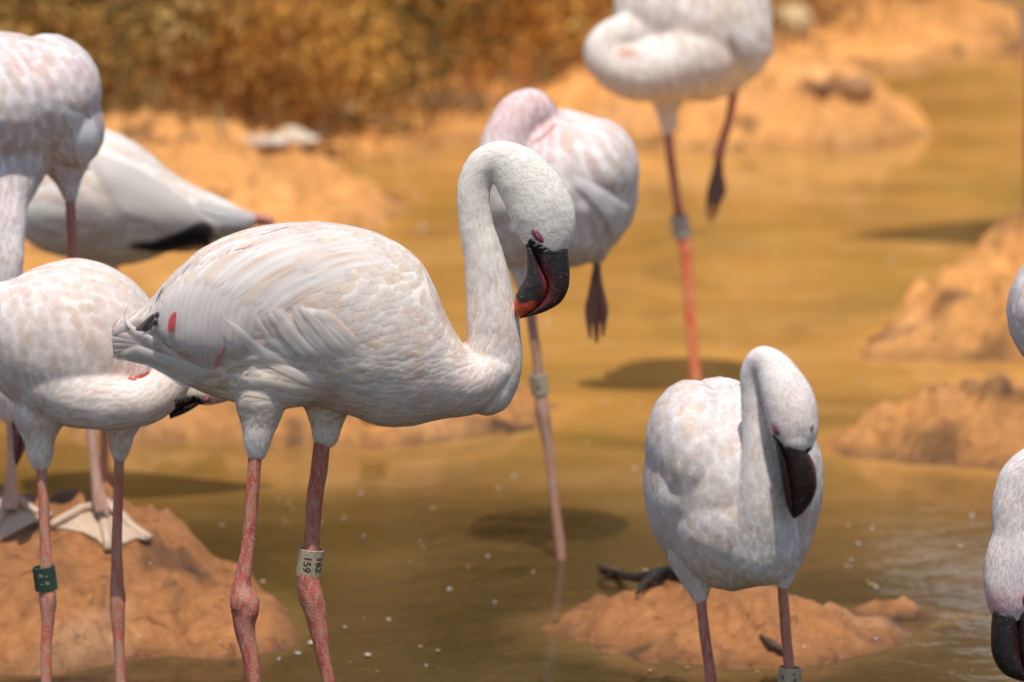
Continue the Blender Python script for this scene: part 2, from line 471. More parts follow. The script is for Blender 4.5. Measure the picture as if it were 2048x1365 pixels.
# ------------------------------------------------------------------ small things on the ground
def rock(px, py, sx, sy, sz, col, label, group=None, name='stone', seed=0, rz=0, cat='stone'):
    g = ground_at(px, py)
    bm = bmesh.new(); bmesh.ops.create_icosphere(bm, subdivisions=3, radius=1)
    V = np.array([v.co[:] for v in bm.verts]); F = [[v.index for v in f.verts] for f in bm.faces]; bm.free()
    d = 1+.28*fbm(V*1.3+seed*9.1, 3)+.08*fbm(V*5+seed, 2)
    V = V*d[:, None]; V[:, 2] = np.maximum(V[:, 2], -.45)
    V *= np.array([sx, sy, sz]); c, s = math.cos(rz), math.sin(rz)
    V = np.stack([V[:, 0]*c-V[:, 1]*s, V[:, 0]*s+V[:, 1]*c, V[:, 2]], 1)
    o = link(name, mesh_from(name, V, F), mat_plain('stone_%s' % name, col, .85, .4, 90, .003))
    o.location = g+np.array([0, 0, sz*.35])
    return tag(o, label, cat, group)
rock(515, 292, .030, .025, .016, (.66, .50, .36), 'pale rounded stone at the left end of the row on the far shore', 'pale stones on the far shore', seed=1)
rock(552, 298, .026, .025, .014, (.80, .68, .54), 'small flat pale stone near the middle of the row on the far shore', 'pale stones on the far shore', seed=2)
rock(585, 284, .034, .03, .02, (.78, .62, .44), 'brightest cream stone in the row on the far shore', 'pale stones on the far shore', seed=3)
rock(612, 294, .026, .02, .012, (.80, .66, .50), 'low whitish stone at the water side of the far shore row', 'pale stones on the far shore', seed=4)
rock(640, 265, .024, .02, .014, (.66, .52, .34), 'tan stone just behind the row on the far shore', 'pale stones on the far shore', seed=5)
rock(690, 258, .026, .02, .014, (.70, .55, .38), 'tan stone alone to the right of the row on the far shore', 'pale stones on the far shore', seed=6)
rock(755, 252, .022, .02, .012, (.72, .54, .34), 'small stone furthest right along the far shore', 'pale stones on the far shore', seed=7)
rock(1585, 66, .055, .04, .045, (.78, .58, .32), 'large pale yellow boulder on the bank at the top right', None, seed=8, rz=-.4, name='boulder', cat='boulder')
rock(1715, 195, .035, .03, .03, (.48, .26, .12), 'greyish brown clod on the right far mud shore', None, seed=9, name='mud_clod', cat='clod')
rock(1655, 190, .022, .02, .02, (.28, .13, .06), 'dark brown clod beside the greyish one on the far shore', None, seed=10, name='mud_clod', cat='clod')
rock(745, 830, .02, .02, .016, (.36, .17, .07), 'brown mud clod on the low mound behind the preening bird', None, seed=12, name='mud_clod', cat='clod')

def stick(pts, r, col, label, name='stick', cat='stick', lift=.006):
    P = []
    for px, py, rr in pts:
        g = ground_at(px, py); P.append([g[0], g[1], g[2]+lift+rr*.3])
    Q = catmull(P, 6); rad = catmull([[p[2], 0] for p in pts], 6)[:, 0]
    V = []; F = []; nS = 8
    for i, q in enumerate(Q):
        t = Q[min(i+1, len(Q)-1)]-Q[max(i-1, 0)]; t /= np.linalg.norm(t)+1e-9
        a = np.cross(t, [0, 0, 1]); a /= np.linalg.norm(a)+1e-9; b = np.cross(a, t)
        for k in range(nS):
            th = 2*math.pi*k/nS
            V.append(q+(a*math.cos(th)+b*math.sin(th))*rad[i]*(1+.25*random.uniform(-1, 1)))
        if i:
            for k in range(nS):
                F.append(((i-1)*nS+k, (i-1)*nS+(k+1) % nS, i*nS+(k+1) % nS, i*nS+k))
    F.append(tuple(range(nS))[::-1]); F.append(tuple(range(len(V)-nS, len(V))))
    base = np.array(V).mean(0)
    o = link(name, mesh_from(name, np.array(V)-base, F), mat_plain(name+'_bark', col, .7, .4, 120, .002)); o.location = base
    return tag(o, label, cat)
stick([(1196, 1154, .002), (1240, 1164, .004), (1290, 1170, .007), (1335, 1166, .0065), (1375, 1168, .004)], 0, (.018, .012, .009),
      'short black waterlogged stick at the left edge of the front mud mound')
stick([(1330, 1172, .005), (1295, 1188, .006), (1272, 1203, .002)], 0, (.03, .018, .012), 'stubby black broken twig jutting below the waterlogged stick', 'twig', 'twig')
stick([(1195, 1150, .002), (1215, 1158, .005), (1250, 1163, .002)], 0, (.10, .05, .02), 'small brown twig tip at the left of the black stick', 'twig', 'twig', .012)
stick([(790, 216, .004), (900, 212, .006), (1015, 210, .004)], 0, (.62, .47, .28), 'long pale bleached branch lying along the far shore', 'branch', 'branch', .01)
stick([(430, 232, .003), (440, 265, .003), (452, 292, .003)], 0, (.6, .42, .18), 'thin straw coloured stalk at the foot of the scrub', 'stalk', 'stalk', .02)
stick([(1520, 1296, .002), (1548, 1306, .005), (1575, 1322, .003)], 0, (.10, .055, .03), 'brown twig lying on the front mud mound beside the ringed leg', 'twig', 'twig')

# white down feathers and flecks on the water
def fleck_mesh(seed):
    V = []; F = []
    for i in range(7):
        t = i/6; wv = .5*math.sin(math.pi*min(1, t*.9+.12))**.7
        for s in (-1, 0, 1):
            V.append([(t-.5)*1.6, s*wv*(.8+.3*math.sin(seed+i)), .25*(1-abs(s))+.18*math.sin(t*3+seed)])
    for i in range(6):
        for s in (0, 1):
            a = i*3+s; F.append((a, a+1, a+4, a+3))
    n = len(V)
    V += [[v[0], v[1], v[2]-.12] for v in V]; F += [tuple(n+k for k in f[::-1]) for f in F]
    return mesh_from('floating_feather', V, F)
fm = [fleck_mesh(s) for s in (0, 1.7, 3.1)]
M_FL = mat_plain('white_down', (.80, .80, .80), .6, .15, 200)
M_FLY = mat_plain('stained_down', (.62, .50, .26), .6, .2, 200)
for m_ in fm: m_.materials.append(M_FL)
fy = fm[0].copy(); fy.materials.clear(); fy.materials.append(M_FLY)
FLK = [(845, 458, 13), (832, 388, 9), (1372, 352, 9), (820, 420, 4), (565, 953, 7), (990, 1208, 6), (558, 1322, 7), (596, 1312, 11), (852, 1336, 6),
       (728, 1243, 4), (1745, 1061, 8), (1697, 1056, 6), (1944, 1036, 12), (1742, 1262, 8), (1752, 1284, 8), (1608, 1298, 7), (1945, 1345, 6),
       (1782, 262, 6), (1915, 385, 7), (1770, 205, 5), (1120, 300, 5), (1450, 1300, 5), (1240, 1262, 5), (1222, 1312, 4), (1185, 1275, 4), (1095, 640, 9),
       (1880, 520, 8), (1920, 515, 5), (1740, 700, 6), (1860, 700, 9), (1890, 822, 6), (445, 1205, 6), (440, 1297, 7), (336, 1100, 5), (278, 1290, 5),
       (295, 870, 8), (300, 1140, 6), (840, 150, 4), (700, 1330, 4), (930, 1180, 3), (1830, 1125, 4), (1700, 1140, 4)]
for k, (px, py, s) in enumerate(FLK):
    g = ground_at(px, py)
    on_mud = g[2] > .001
    yel = k % 9 == 4
    o = bpy.data.objects.new('floating_feather' if not on_mud else 'shed_feather', fy if yel else fm[k % 3]); COL.objects.link(o)
    o.location = (g[0], g[1], g[2]+.0025); sz = s*g[1]/FPX*.62
    o.scale = (sz, sz*1.1, sz*.8); o.rotation_euler = (0, 0, random.uniform(0, 6))
    if on_mud: tag(o, 'tiny white down feather fallen on the orange mud', 'feather', 'white down feathers shed on the mud')
    else: tag(o, 'tiny white down feather floating on the muddy water', 'feather', 'white down feathers floating on the pond')
V_ = []; F_ = []; C_l = []
for k in range(420):
    x, y = rng.uniform(-1.1, 1.1), rng.uniform(5.9, 11)
    if float(terrain(np.array([x]), np.array([y]))[0]) > -.004: continue
    r = rng.uniform(.0012, .0038)*(1 if rng.random() < .9 else 1.8); a0 = rng.uniform(0, 6); b_ = len(V_)
    for j in range(6): V_.append((x+r*math.cos(a0+j)*rng.uniform(.6, 1.2), y+1.4*r*math.sin(a0+j)*rng.uniform(.6, 1.2), .0016))
    V_.append((x, y, .0028)); F_ += [(b_+j, b_+(j+1) % 6, b_+6) for j in range(6)]
    cc = [np.array([.6, .52, .4]), np.array([.42, .30, .14]), np.array([.7, .66, .58])][int(rng.integers(3))]; C_l += [cc]*7
tag(link('water_scum', mesh_from('water_scum', V_, F_, False, np.array(C_l)), mat_vcol('scum_flakes', .7, 200, .8)), 'scattered pale flakes and dust floating on the pond', 'scum', kind='stuff')
for k, (px, py, s, c, lab) in enumerate([(1745, 1171, 11, (.62, .46, .16), 'yellowish scrap of leaf floating right of the front mound'),
        (1375, 1338, 9, (.5, .42, .2), 'small yellow green leaf floating below the front mound'),
        (1300, 1345, 9, (.55, .40, .2), 'tan leaf scrap floating just left of the yellow green one'),
        (875, 1306, 9, (.45, .36, .18), 'dull tan leaf scrap floating right of the ringed red leg')]):
    g = ground_at(px, py)
    me = fm[k % 3].copy(); me.name = 'floating_leaf'; me.materials.clear(); me.materials.append(mat_plain('leaf_scrap', c, .6, .3, 200))
    o = bpy.data.objects.new('floating_leaf', me); COL.objects.link(o); sz = s*g[1]/FPX*.9
    o.location = (g[0], g[1], .002); o.scale = (sz, sz*1.3, sz*.35); o.rotation_euler = (0, 0, k*.7); tag(o, lab, 'leaf')

# ------------------------------------------------------------------ birds
_bm = bmesh.new(); bmesh.ops.create_icosphere(_bm, subdivisions=3, radius=1)
ICO_V = np.array([v.co[:] for v in _bm.verts]); ICO_F = np.array([[v.index for v in f.verts] for f in _bm.faces]); _bm.free()

def Fl(p):                       # photo (x, y, w, ...) -> (x, -y, w, ...)
    p = list(p); p[1] = -p[1]; return p
class Blob:
    def __init__(s): s.V = []; s.F = []; s.n = 0
    def add(s, V, F): s.V.append(V); s.F += (np.asarray(F)+s.n).tolist(); s.n += len(V)
    def ell(s, x, y, w, rx, ry, rw, ang=0, yaw=0):
        V = ICO_V*np.array([rx, ry, rw])
        if yaw:
            a = R_(yaw); c, q = math.cos(a), math.sin(a)
            V = np.stack([V[:, 0]*c+V[:, 2]*q, V[:, 1], -V[:, 0]*q+V[:, 2]*c], 1)
        a = R_(ang); c, q = math.cos(a), math.sin(a)
        V = np.stack([V[:, 0]*c-V[:, 1]*q, V[:, 0]*q+V[:, 1]*c, V[:, 2]], 1)+np.array([x, -y, w])
        s.add(V, ICO_F)
    def tube(s, pts, flat=.85):
        """(x, y, w, r[, flat]) spheres strung densely on a spline"""
        P = [Fl(p if len(p) == 5 else (*p, flat)) for p in pts]
        Q = catmull(P, 12); last = None
        for q in Q:
            if last is not None and np.linalg.norm(q[:3]-last[:3]) < q[3]*.13: continue
            last = q
            s.add(ICO_V*np.array([q[3], q[3], q[3]*q[4]])+q[:3], ICO_F)
    def sec(s, rows, n=40, sub=5):
        """x, top, bottom, half depth, depth centre: lofted ellipses along x"""
        Q = catmull(rows, sub); V = []; F = []
        for i, (x, t, b, hw, wc) in enumerate(Q):
            for k in range(n):
                th = 2*math.pi*k/n; c, sn = math.cos(th), math.sin(th)
                V.append((x, -(t+b)/2+(b-t)/2*sn, wc+hw*np.sign(c)*abs(c)**.9))
            if i:
                for k in range(n):
                    F.append(((i-1)*n+k, (i-1)*n+(k+1) % n, i*n+(k+1) % n, i*n+k))
        # rings are closed to end points
        a = len(V); V.append(np.mean(V[:n], 0)); V.append(np.mean(V[-n-1:-1], 0))
        F2 = []
        for f in F: F2 += [(f[0], f[1], f[2]), (f[0], f[2], f[3])]
        for k in range(n): F2.append((k, a, (k+1) % n)); F2.append((a-n+(k+1) % n, a+1, a-n+k))
        s.add(np.array(V, float), F2)
    def build(s, voxel=3.6, smooth=6, bumps=()):
        me = bpy.data.meshes.new('tmp')
        me.from_pydata(np.vstack(s.V).tolist(), [], s.F)
        o = bpy.data.objects.new('tmp', me); COL.objects.link(o)
        md = o.modifiers.new('r', 'REMESH'); md.mode = 'VOXEL'; md.voxel_size = voxel; md.adaptivity = 0
        dg = bpy.context.evaluated_depsgraph_get(); ev = o.evaluated_get(dg); m2 = ev.to_mesh()
        n = len(m2.vertices); V = np.empty(n*3); m2.vertices.foreach_get('co', V); V = V.reshape(-1, 3)
        E = np.empty(len(m2.edges)*2, int); m2.edges.foreach_get('vertices', E); E = E.reshape(-1, 2)
        F = [tuple(p.vertices) for p in m2.polygons]
        ev.to_mesh_clear(); bpy.data.objects.remove(o); bpy.data.meshes.remove(me)
        def lap(V):
            S = np.zeros_like(V); C = np.zeros(len(V))
            np.add.at(S, E[:, 0], V[E[:, 1]]); np.add.at(S, E[:, 1], V[E[:, 0]])
            np.add.at(C, E[:, 0], 1); np.add.at(C, E[:, 1], 1)
            return S/C[:, None]-V
        for k in range(smooth):          # taubin: smooth without shrinking much
            V = V+.6*lap(V); V = V-.5*lap(V)
        for amp, fr in bumps:
            c = V.mean(0); m = bpy.data.meshes.new('t'); m.from_pydata(V.tolist(), [], F)
            nn = np.empty(len(V)*3); m.vertices.foreach_get('normal', nn); bpy.data.meshes.remove(m)
            V = V+nn.reshape(-1, 3)*(fbm(V*fr, 3)*amp)[:, None]
        s.Vo, s.Fo = V, F
        s.bvh = BVHTree.FromPolygons(V.tolist(), F)
        return s

def make_field(ctrl, p=3.0):
    """control points (x, y, dx, dy, length, width, lift) in photo px -> interpolated"""
    C = np.array([[c[0], -c[1]] for c in ctrl]); D = np.array([[c[2], -c[3]] for c in ctrl], float)
    D /= np.linalg.norm(D, axis=1)[:, None]; S = np.array([c[4:7] for c in ctrl], float)
    def f(P):
        d = np.linalg.norm(P[:, None, :2]-C[None], axis=2)+4
        wt = d**-p; wt /= wt.sum(1)[:, None]
        d2 = wt@D; return d2, wt@S
    return f

def profile(t, kind):
    if kind == 'round': return math.sqrt(max(0, 1-((t-.52)/.5)**2)) if t > .52 else .35+.65*math.sin(t/.52*math.pi/2)
    if kind == 'long': return max(0, (min(1, t*5+.3)))*(1 if t < .72 else math.sqrt(max(0, 1-((t-.72)/.285)**2)))
    if kind == 'point': return (min(1, t*4+.3))*(1 if t < .4 else max(0, 1-((t-.4)/.6)**1.6))

def feather_card(bvh, p, n, d, L, W, lift, rows, cols, kind, h0=.5, arch=.25, curl=0, maxd=60):
    """one curved vane laid on the surface below it"""
    d = d-n*d.dot(n)
    if d.length < 1e-3: return None
    d.normalize()
    V = []; UV = []
    cur = p.copy(); nn = n; step = L/(rows-1)
    for i in range(rows):
        t = i/(rows-1)
        if i:
            cur = cur+d*step
            hit = bvh.find_nearest(cur, maxd)
            if hit[0] is not None:
                nn2 = hit[1]
                if nn2.dot(nn) > .2:
                    cur = hit[0]; nn = nn2
            d = (d-nn*d.dot(nn))
            if d.length > 1e-4: d.normalize()
        s = nn.cross(d); wd = W*max(.04, profile(t, kind))*.5
        hh = h0*min(1, t*6)-.6*(1-min(1, t*6))+lift*t**1.4
        for c in range(cols):
            u = -1+2*c/(cols-1)
            q = cur+s*(wd*u+curl*t*t)+nn*(hh-arch*wd*u*u)
            V.append(q[:]); UV.append((u, t))
    return V, UV
def edge_of(uva, soft=.85, tip=.38):
    return np.minimum(np.clip((1-np.abs(uva[:, 0]))/soft, 0, 1), np.clip((1-uva[:, 1])/tip, 0, 1))
def card_faces(rows, cols, base=0):
    return [(base+i*cols+j, base+i*cols+j+1, base+(i+1)*cols+j+1, base+(i+1)*cols+j) for i in range(rows-1) for j in range(cols-1)]

def scatter(B, n, seed, mask=None, spacing=None):
    """n area weighted surface points and normals; spacing(P) thins them"""
    r = np.random.default_rng(seed)
    V = B.Vo; F = np.array([f[:3] for f in B.Fo])
    a, b, c = V[F[:, 0]], V[F[:, 1]], V[F[:, 2]]
    cr = np.cross(b-a, c-a); ar = np.linalg.norm(cr, axis=1)
    idx = r.choice(len(F), n, p=ar/ar.sum())
    u, v = r.random(n), r.random(n); k = u+v > 1; u[k] = 1-u[k]; v[k] = 1-v[k]
    P = a[idx]+u[:, None]*(b-a)[idx]+v[:, None]*(c-a)[idx]
    Nn = cr[idx]/np.maximum(ar[idx], 1e-9)[:, None]
    if mask is not None:
        m = mask(P); P, Nn = P[m], Nn[m]
    if spacing is not None:
        sp = spacing(P); cell = float(sp.min()); keep = []; G = {}
        for i in range(len(P)):
            key = tuple((P[i]//(sp.max())).astype(int)); ok = True
            for dx in (-1, 0, 1):
                for dy in (-1, 0, 1):
                    for dz in (-1, 0, 1):
                        for j in G.get((key[0]+dx, key[1]+dy, key[2]+dz), ()):
                            if ((P[i]-P[j])**2).sum() < sp[i]**2: ok = False; break
                        if not ok: break
                    if not ok: break
                if not ok: break
            if ok: G.setdefault(key, []).append(i); keep.append(i)
        P, Nn = P[keep], Nn[keep]
    return P, Nn

def inpoly(P, poly):
    x, y = P[:, 0], -P[:, 1]; r = np.zeros(len(P), bool); n = len(poly)
    for i in range(n):
        x1, y1 = poly[i]; x2, y2 = poly[(i+1) % n]
        c = ((y1 > y) != (y2 > y)) & (x < (x2-x1)*(y-y1)/((y2-y1) if y2 != y1 else 1e-9)+x1)
        r ^= c
    return r

class Bird:
    def __init__(s, Y0, foot, label, blob, col=(.80, .745, .72)):
        s.Y0 = Y0; s.B = blob; s.calm = None; s.col = np.array(col)
        s.base = to_world([[foot[0], -foot[1], 0]], Y0)[0]
        s.root = bpy.data.objects.new('flamingo', None); COL.objects.link(s.root)
        s.root.location = s.base; s.root.empty_display_size = .05
        tag(s.root, label, 'flamingo', 'flamingos standing in the pond')
    def put(s, name, V, F, mat, col=None, uv=None, parent=None, smooth=True, label=None, kind=None, edge=None):
        W = to_world(V, s.Y0)-s.base
        o = link(name, mesh_from(name, W, F, smooth, col, uv, edge), mat, parent or s.root)
        if label: o['label'] = label
        if kind: o['kind'] = kind
        return o
    def body(s, face=None, tint=None, face_w=-1e9):
        V = s.B.Vo; c = np.tile(s.col, (len(V), 1))
        n = fbm(V*.02+s.Y0, 3)[:, None]
        c = c*(1+.05*n)+np.clip(fbm(V*.012+40, 2), 0, 1)[:, None]*np.array([.02, -.09, -.09])
        if tint is not None: c = tint(V, c)
        s.face = face
        if face:
            m = inpoly(V, face) & (V[:, 2] > face_w); s.face_w = face_w; c[m] = (.018, .014, .016)
        s.put('body', V, s.B.Fo, M_D, np.clip(c, 0, 1), np.zeros((len(V), 2)))
    def plumage(s, field, n, seed, sc_=1., dens=.42, mask=None, stain=.12, kind='round', name='plumage', big=None, rows=6, cols=5, tintf=None, jitter=.12, arch=.06, singles=0, soft=False, liftk=.2):
        f = field
        P, Nn = scatter(s.B, n, seed, mask, lambda P: f(P)[1][:, 0]*dens*sc_)
        if s.face: k = ~(inpoly(P, s.face) & (P[:, 2] > s.face_w)); P, Nn = P[k], Nn[k]
        D, S = f(P); V = []; UV = []; C = []; F = []; ED = []; nv = 0; r = random.Random(seed)
        fs = card_faces(rows, cols); out = []
        for i in range(len(P)):
            L, W, lift = S[i]*np.array([sc_, sc_, 1]); L *= r.uniform(.85, 1.18); W *= r.uniform(.85, 1.12)
            a = r.gauss(0, jitter); d = D[i]; d = (d[0]*math.cos(a)-d[1]*math.sin(a), d[0]*math.sin(a)+d[1]*math.cos(a))
            res = feather_card(s.B.bvh, Vector(P[i]), Vector(Nn[i]), Vector((d[0], d[1], 0)), L, W, lift*liftk*r.uniform(.6, 1.4), rows, cols, kind, h0=r.uniform(.25, .7), arch=arch)
            if not res: continue
            v, uv = res
            base = s.col*(1.04 if kind == 'point' else 1)*r.uniform(.98, 1.025); q = r.random()+(.5 if s.calm is not None and s.calm(P[i]) else 0)
            tip = None
            if q < stain: tip = np.array([.80, .52, .32])
            else:
                m1_ = mnoise.noise(Vector(P[i])*.022+Vector((9, 3, 1)))+r.gauss(0, .05); m2_ = mnoise.noise(Vector(P[i])*.03+Vector((50, 3, 1)))+r.gauss(0, .05)
                if m1_ > .08: base = base*(1-min(1, (m1_-.08)*3)*np.array([0, .12, .12]))
                if m2_ > .03: base = base*(1-min(1, (m2_-.03)*3)*np.array([.01, .09, .21]))
            c = np.tile(base, (len(v), 1))
            uva = np.array(uv)
            c *= (1-.05*np.exp(-(uva[:, 0]/.18)**2)*(uva[:, 1] < .9))[:, None]
            if tip is not None:
                k = (np.clip((uva[:, 1]-.25)*1.6, 0, 1)*np.exp(-(uva[:, 0]/.26)**2)*.75)[:, None]; c = c*(1-k)+tip*k
            if tintf is not None: c = tintf(P[i], c, uva)
            uva = uva.copy(); uvr = np.column_stack([uva[:, 0]+r.uniform(0, 50), uva[:, 1]+r.uniform(0, 50)])
            if singles and big and big(P[i], Nn[i], L) and len(out) < singles:
                out.append((np.array(v), c, uvr, edge_of(uva))); continue
            V += v; ED.append(edge_of(uva)); C.append(c); UV.append(uvr); F += [tuple(x+nv for x in g) for g in fs]; nv += len(v)
        if V:
            s.put(name, np.array(V), F, M_FN if kind == 'point' or soft else M_F, np.clip(np.vstack(C), 0, 1), np.vstack(UV), kind='stuff', edge=np.concatenate(ED))
        for v, c, u, e in out: s.put('body_feather', v, fs, M_F, np.clip(c, 0, 1), u, edge=e)
    def quill(s, pts, W, h=4, name='wing_feather', col=None, kind='long', side=1, rows=18, cols=7, arch=.3, tip=None, hook=0, label=None, stain=0, base_fade=.22, free=False):
        """a long feather along a polyline of photo points; depth from the body below it"""
        Q = catmull([Fl((*p, 0)) if len(p) == 2 else Fl(p) for p in pts], 8)
        # resample evenly
        d = np.r_[0, np.cumsum(np.linalg.norm(np.diff(Q[:, :2], axis=0), axis=1))]
        tt = np.linspace(0, d[-1], rows); Q = np.column_stack([np.interp(tt, d, Q[:, k]) for k in range(Q.shape[1])])
        ws = []
        for q in Q:
            hit = s.B.bvh.ray_cast(Vector((q[0], q[1], 900*side)), Vector((0, 0, -side)))
            ws.append(hit[0].z if hit[0] is not None else None)
        lw = [x for x in ws if x is not None]; last = lw[0] if lw else 0
        for i in range(rows):
            if ws[i] is None: ws[i] = last if not lw else last*.985
            last = ws[i]
        
        V = []; UV = []
        for i in range(rows):
            t = i/(rows-1)
            T = Q[min(i+1, rows-1), :2]-Q[max(i-1, 0), :2]; T = T/(np.linalg.norm(T)+1e-9); S = np.array([T[1], -T[0]])
            wd = max(.05, profile(t, kind))*W*.5
            for c in range(cols):
                u = -1+2*c/(cols-1); x = Q[i, :2]+S*wd*u
                z = ws[i]
                if lw:
                    hit = s.B.bvh.ray_cast(Vector((x[0], x[1], 900*side)), Vector((0, 0, -side)))
                    if hit[0] is not None: z = .5*z+.5*hit[0].z if abs(hit[0].z-z) < 25 else z
                hh = h*(.4+.6*t)+h*.35*t-arch*wd*abs(u)**2+hook*t**3
                hit = s.B.bvh.find_nearest(Vector((x[0], x[1], z)))
                if hit[0] is not None and not free and (hit[0]-Vector((x[0], x[1], z))).length < 45:
                    q_ = hit[0]+hit[1]*hh; V.append(q_[:])
                else: V.append((x[0], x[1], z+side*hh))
                UV.append((u, t))
        uva = np.array(UV); base = s.col*random.uniform(.96, 1.05) if col is None else np.array(col)
        c = np.tile(base, (len(V), 1))
        c *= (1-.09*np.exp(-(uva[:, 0]/.12)**2))[:, None]
        c *= (1+.05*np.abs(uva[:, 0]))[:, None]
        if tip is not None:
            k = (np.clip((uva[:, 1]-.55)*2.2, 0, 1)*.8)[:, None]; c = c*(1-k)+np.array(tip)*k
        if stain:
            k = (np.exp(-((uva[:, 0]-stain*.45)/.22)**2)*np.exp(-((uva[:, 1]-.6)/.28)**2)*.9)[:, None]; c = c*(1-k)+np.array([.70, .43, .24])*k
        r0 = random.uniform(0, 50)
        o = s.put(name, np.array(V), card_faces(rows, cols), M_F, np.clip(c, 0, 1), uva+r0, edge=np.minimum(edge_of(uva, .6, .14), np.clip(uva[:, 1]/base_fade, 0, 1)-.15)+(.25 if kind == 'round' or col is not None and max(col) < .1 else 0))
        if label: o['label'] = label
        return o
    def limb(s, pts, mat, name='leg', n=16, sub=6, flat=1., seed=0, label=None):
        """(x, y, w, r)"""
        Q = catmull([Fl(p) for p in pts], sub); V = []; F = []
        for i, q in enumerate(Q):
            T = Q[min(i+1, len(Q)-1), :3]-Q[max(i-1, 0), :3]; T = T/(np.linalg.norm(T)+1e-9)
            A = np.cross(T, [0, 0, 1.]); A /= np.linalg.norm(A)+1e-9; Bv = np.cross(A, T)
            for k in range(n):
                th = 2*math.pi*k/n
                rr = q[3]*(1+.05*math.sin(3*th+i*.31+seed)+.035*math.sin(5*th-i*.7))
                V.append(q[:3]+A*math.cos(th)*rr+Bv*math.sin(th)*rr*flat)
            if i:
                for k in range(n): F.append(((i-1)*n+k, i*n+k, i*n+(k+1) % n, (i-1)*n+(k+1) % n))
        F.append(tuple(range(n))); F.append(tuple(range(len(V)-n, len(V)))[::-1])
        return s.put(name, np.array(V), F, mat, label=label)
    def wet_foot(s, x, w, mat, parent):
        """three webbed toes spread under the water"""
        py = 682+FPX*math.tan(math.atan(CAM_H/s.Y0)-PITCH)
        c = to_world([[x, -(py+20), w]], s.Y0)[0]-s.base
        c[2] = -.045-s.base[2]
        V = [c+np.array([0, 0, .012])]; F = []
        for k, a in enumerate((-.9, -.45, 0, .45, .9)):
            L = .075 if k % 2 == 0 else .055
            V.append(c+np.array([math.sin(a)*L, -math.cos(a)*L, 0]))
        for k in range(1, 5): F.append((0, k, k+1))
        n = len(V); V += [v-np.array([0, 0, .006]) for v in V]; F += [tuple(n+i for i in f[::-1]) for f in F]
        return link('foot', mesh_from('foot', V, F, False), mat, parent)
    def bill(s, outer, gape, inner, hwU, hwL, wc, colU, colL, sub=6, n=20):
        """two mandibles lofted between traced edges; wc = depth centre per row"""
        for name, A, B_, hw, cf in (('upper_bill', outer, gape, hwU, colU), ('lower_bill', gape, inner, hwL, colL)):
            R0 = catmull([(a[0], -a[1], b[0], -b[1], h, c) for a, b, h, c in zip(A, B_, hw, wc)], sub)
            V = []; F = []; C = []
            for i, r in enumerate(R0):
                t = i/(len(R0)-1); a = np.array(r[:2]); b = np.array(r[2:4]); m = (a+b)/2; e = (a-b)/2*1.05
                for k in range(n):
                    th = 2*math.pi*k/n; ct = math.cos(th); st = math.sin(th)
                    V.append((*(m+e*np.sign(ct)*abs(ct)**.85), r[5]+r[4]*np.sign(st)*abs(st)**.85)); C.append(cf(t, ct))
                if i:
                    for k in range(n): F.append(((i-1)*n+k, i*n+k, i*n+(k+1) % n, (i-1)*n+(k+1) % n))
            F.append(tuple(range(n))[::-1]); F.append(tuple(range(len(V)-n, len(V))))
            o = s.put(name, np.array(V), F, M_BILL, np.array(C))
            bm = bmesh.new(); bm.from_mesh(o.data); bmesh.ops.recalc_face_normals(bm, faces=bm.faces); bm.to_mesh(o.data); bm.free()
    def eye(s, x, y, rx, ry, ang=0, side=1, w=None, bulge=2):
        if w is None:
            hit = s.B.bvh.ray_cast(Vector((x, -y, 900*side)), Vector((0, 0, -side))); w = hit[0].z if hit[0] else 0
        a = R_(ang); V = ICO_V*np.array([rx, ry, 5])
        V = np.stack([V[:, 0]*math.cos(a)-V[:, 1]*math.sin(a), V[:, 0]*math.sin(a)+V[:, 1]*math.cos(a), V[:, 2]], 1)+np.array([x, -y, w+side*bulge*.3])
        e = s.put('eyelid', V, ICO_F.tolist(), M_EYE)
        V = ICO_V*np.array([rx*.36, ry*.16, 3])
        V = np.stack([V[:, 0]*math.cos(a)-V[:, 1]*math.sin(a), V[:, 0]*math.sin(a)+V[:, 1]*math.cos(a), V[:, 2]], 1)+np.array([x, -y, w+side*(3.2+bulge*.3)])
        s.put('eye', V, ICO_F.tolist(), M_EYEY, parent=e)
    def band(s, x, y, w, r, h, mat, ink, tilt=0, lines=(), size=22, rot=0):
        n = 40; V = []; F = []
        prof = [(r, h/2-1.2), (r-.8, h/2), (r-3, h/2), (r-3.4, h/2-1), (r-3.4, -h/2+1), (r-3, -h/2), (r-.8, -h/2), (r, -h/2+1.2)]
        ca, sa = math.cos(R_(tilt)), math.sin(R_(tilt))
        tip = R_(10)                                    # ring hangs a little forwards
        def place(p):
            X, Y, Z = p
            Y, Z = Y*math.cos(tip)-Z*math.sin(tip), Y*math.sin(tip)+Z*math.cos(tip)
            return (x+X*ca-Y*sa, -y+X*sa+Y*ca, w+Z)
        for k in range(n):
            th = 2*math.pi*k/n
            for (rr, yy) in prof: V.append(place((rr*math.sin(th), yy, rr*math.cos(th))))
        m = len(prof)
        for k in range(n):
            for j in range(m):
                a, b = k*m+j, k*m+(j+1) % m; c, d = ((k+1) % n)*m+(j+1) % m, ((k+1) % n)*m+j
                F.append((a, b, c, d))
        o = s.put('leg_band', V, F, mat, smooth=False)
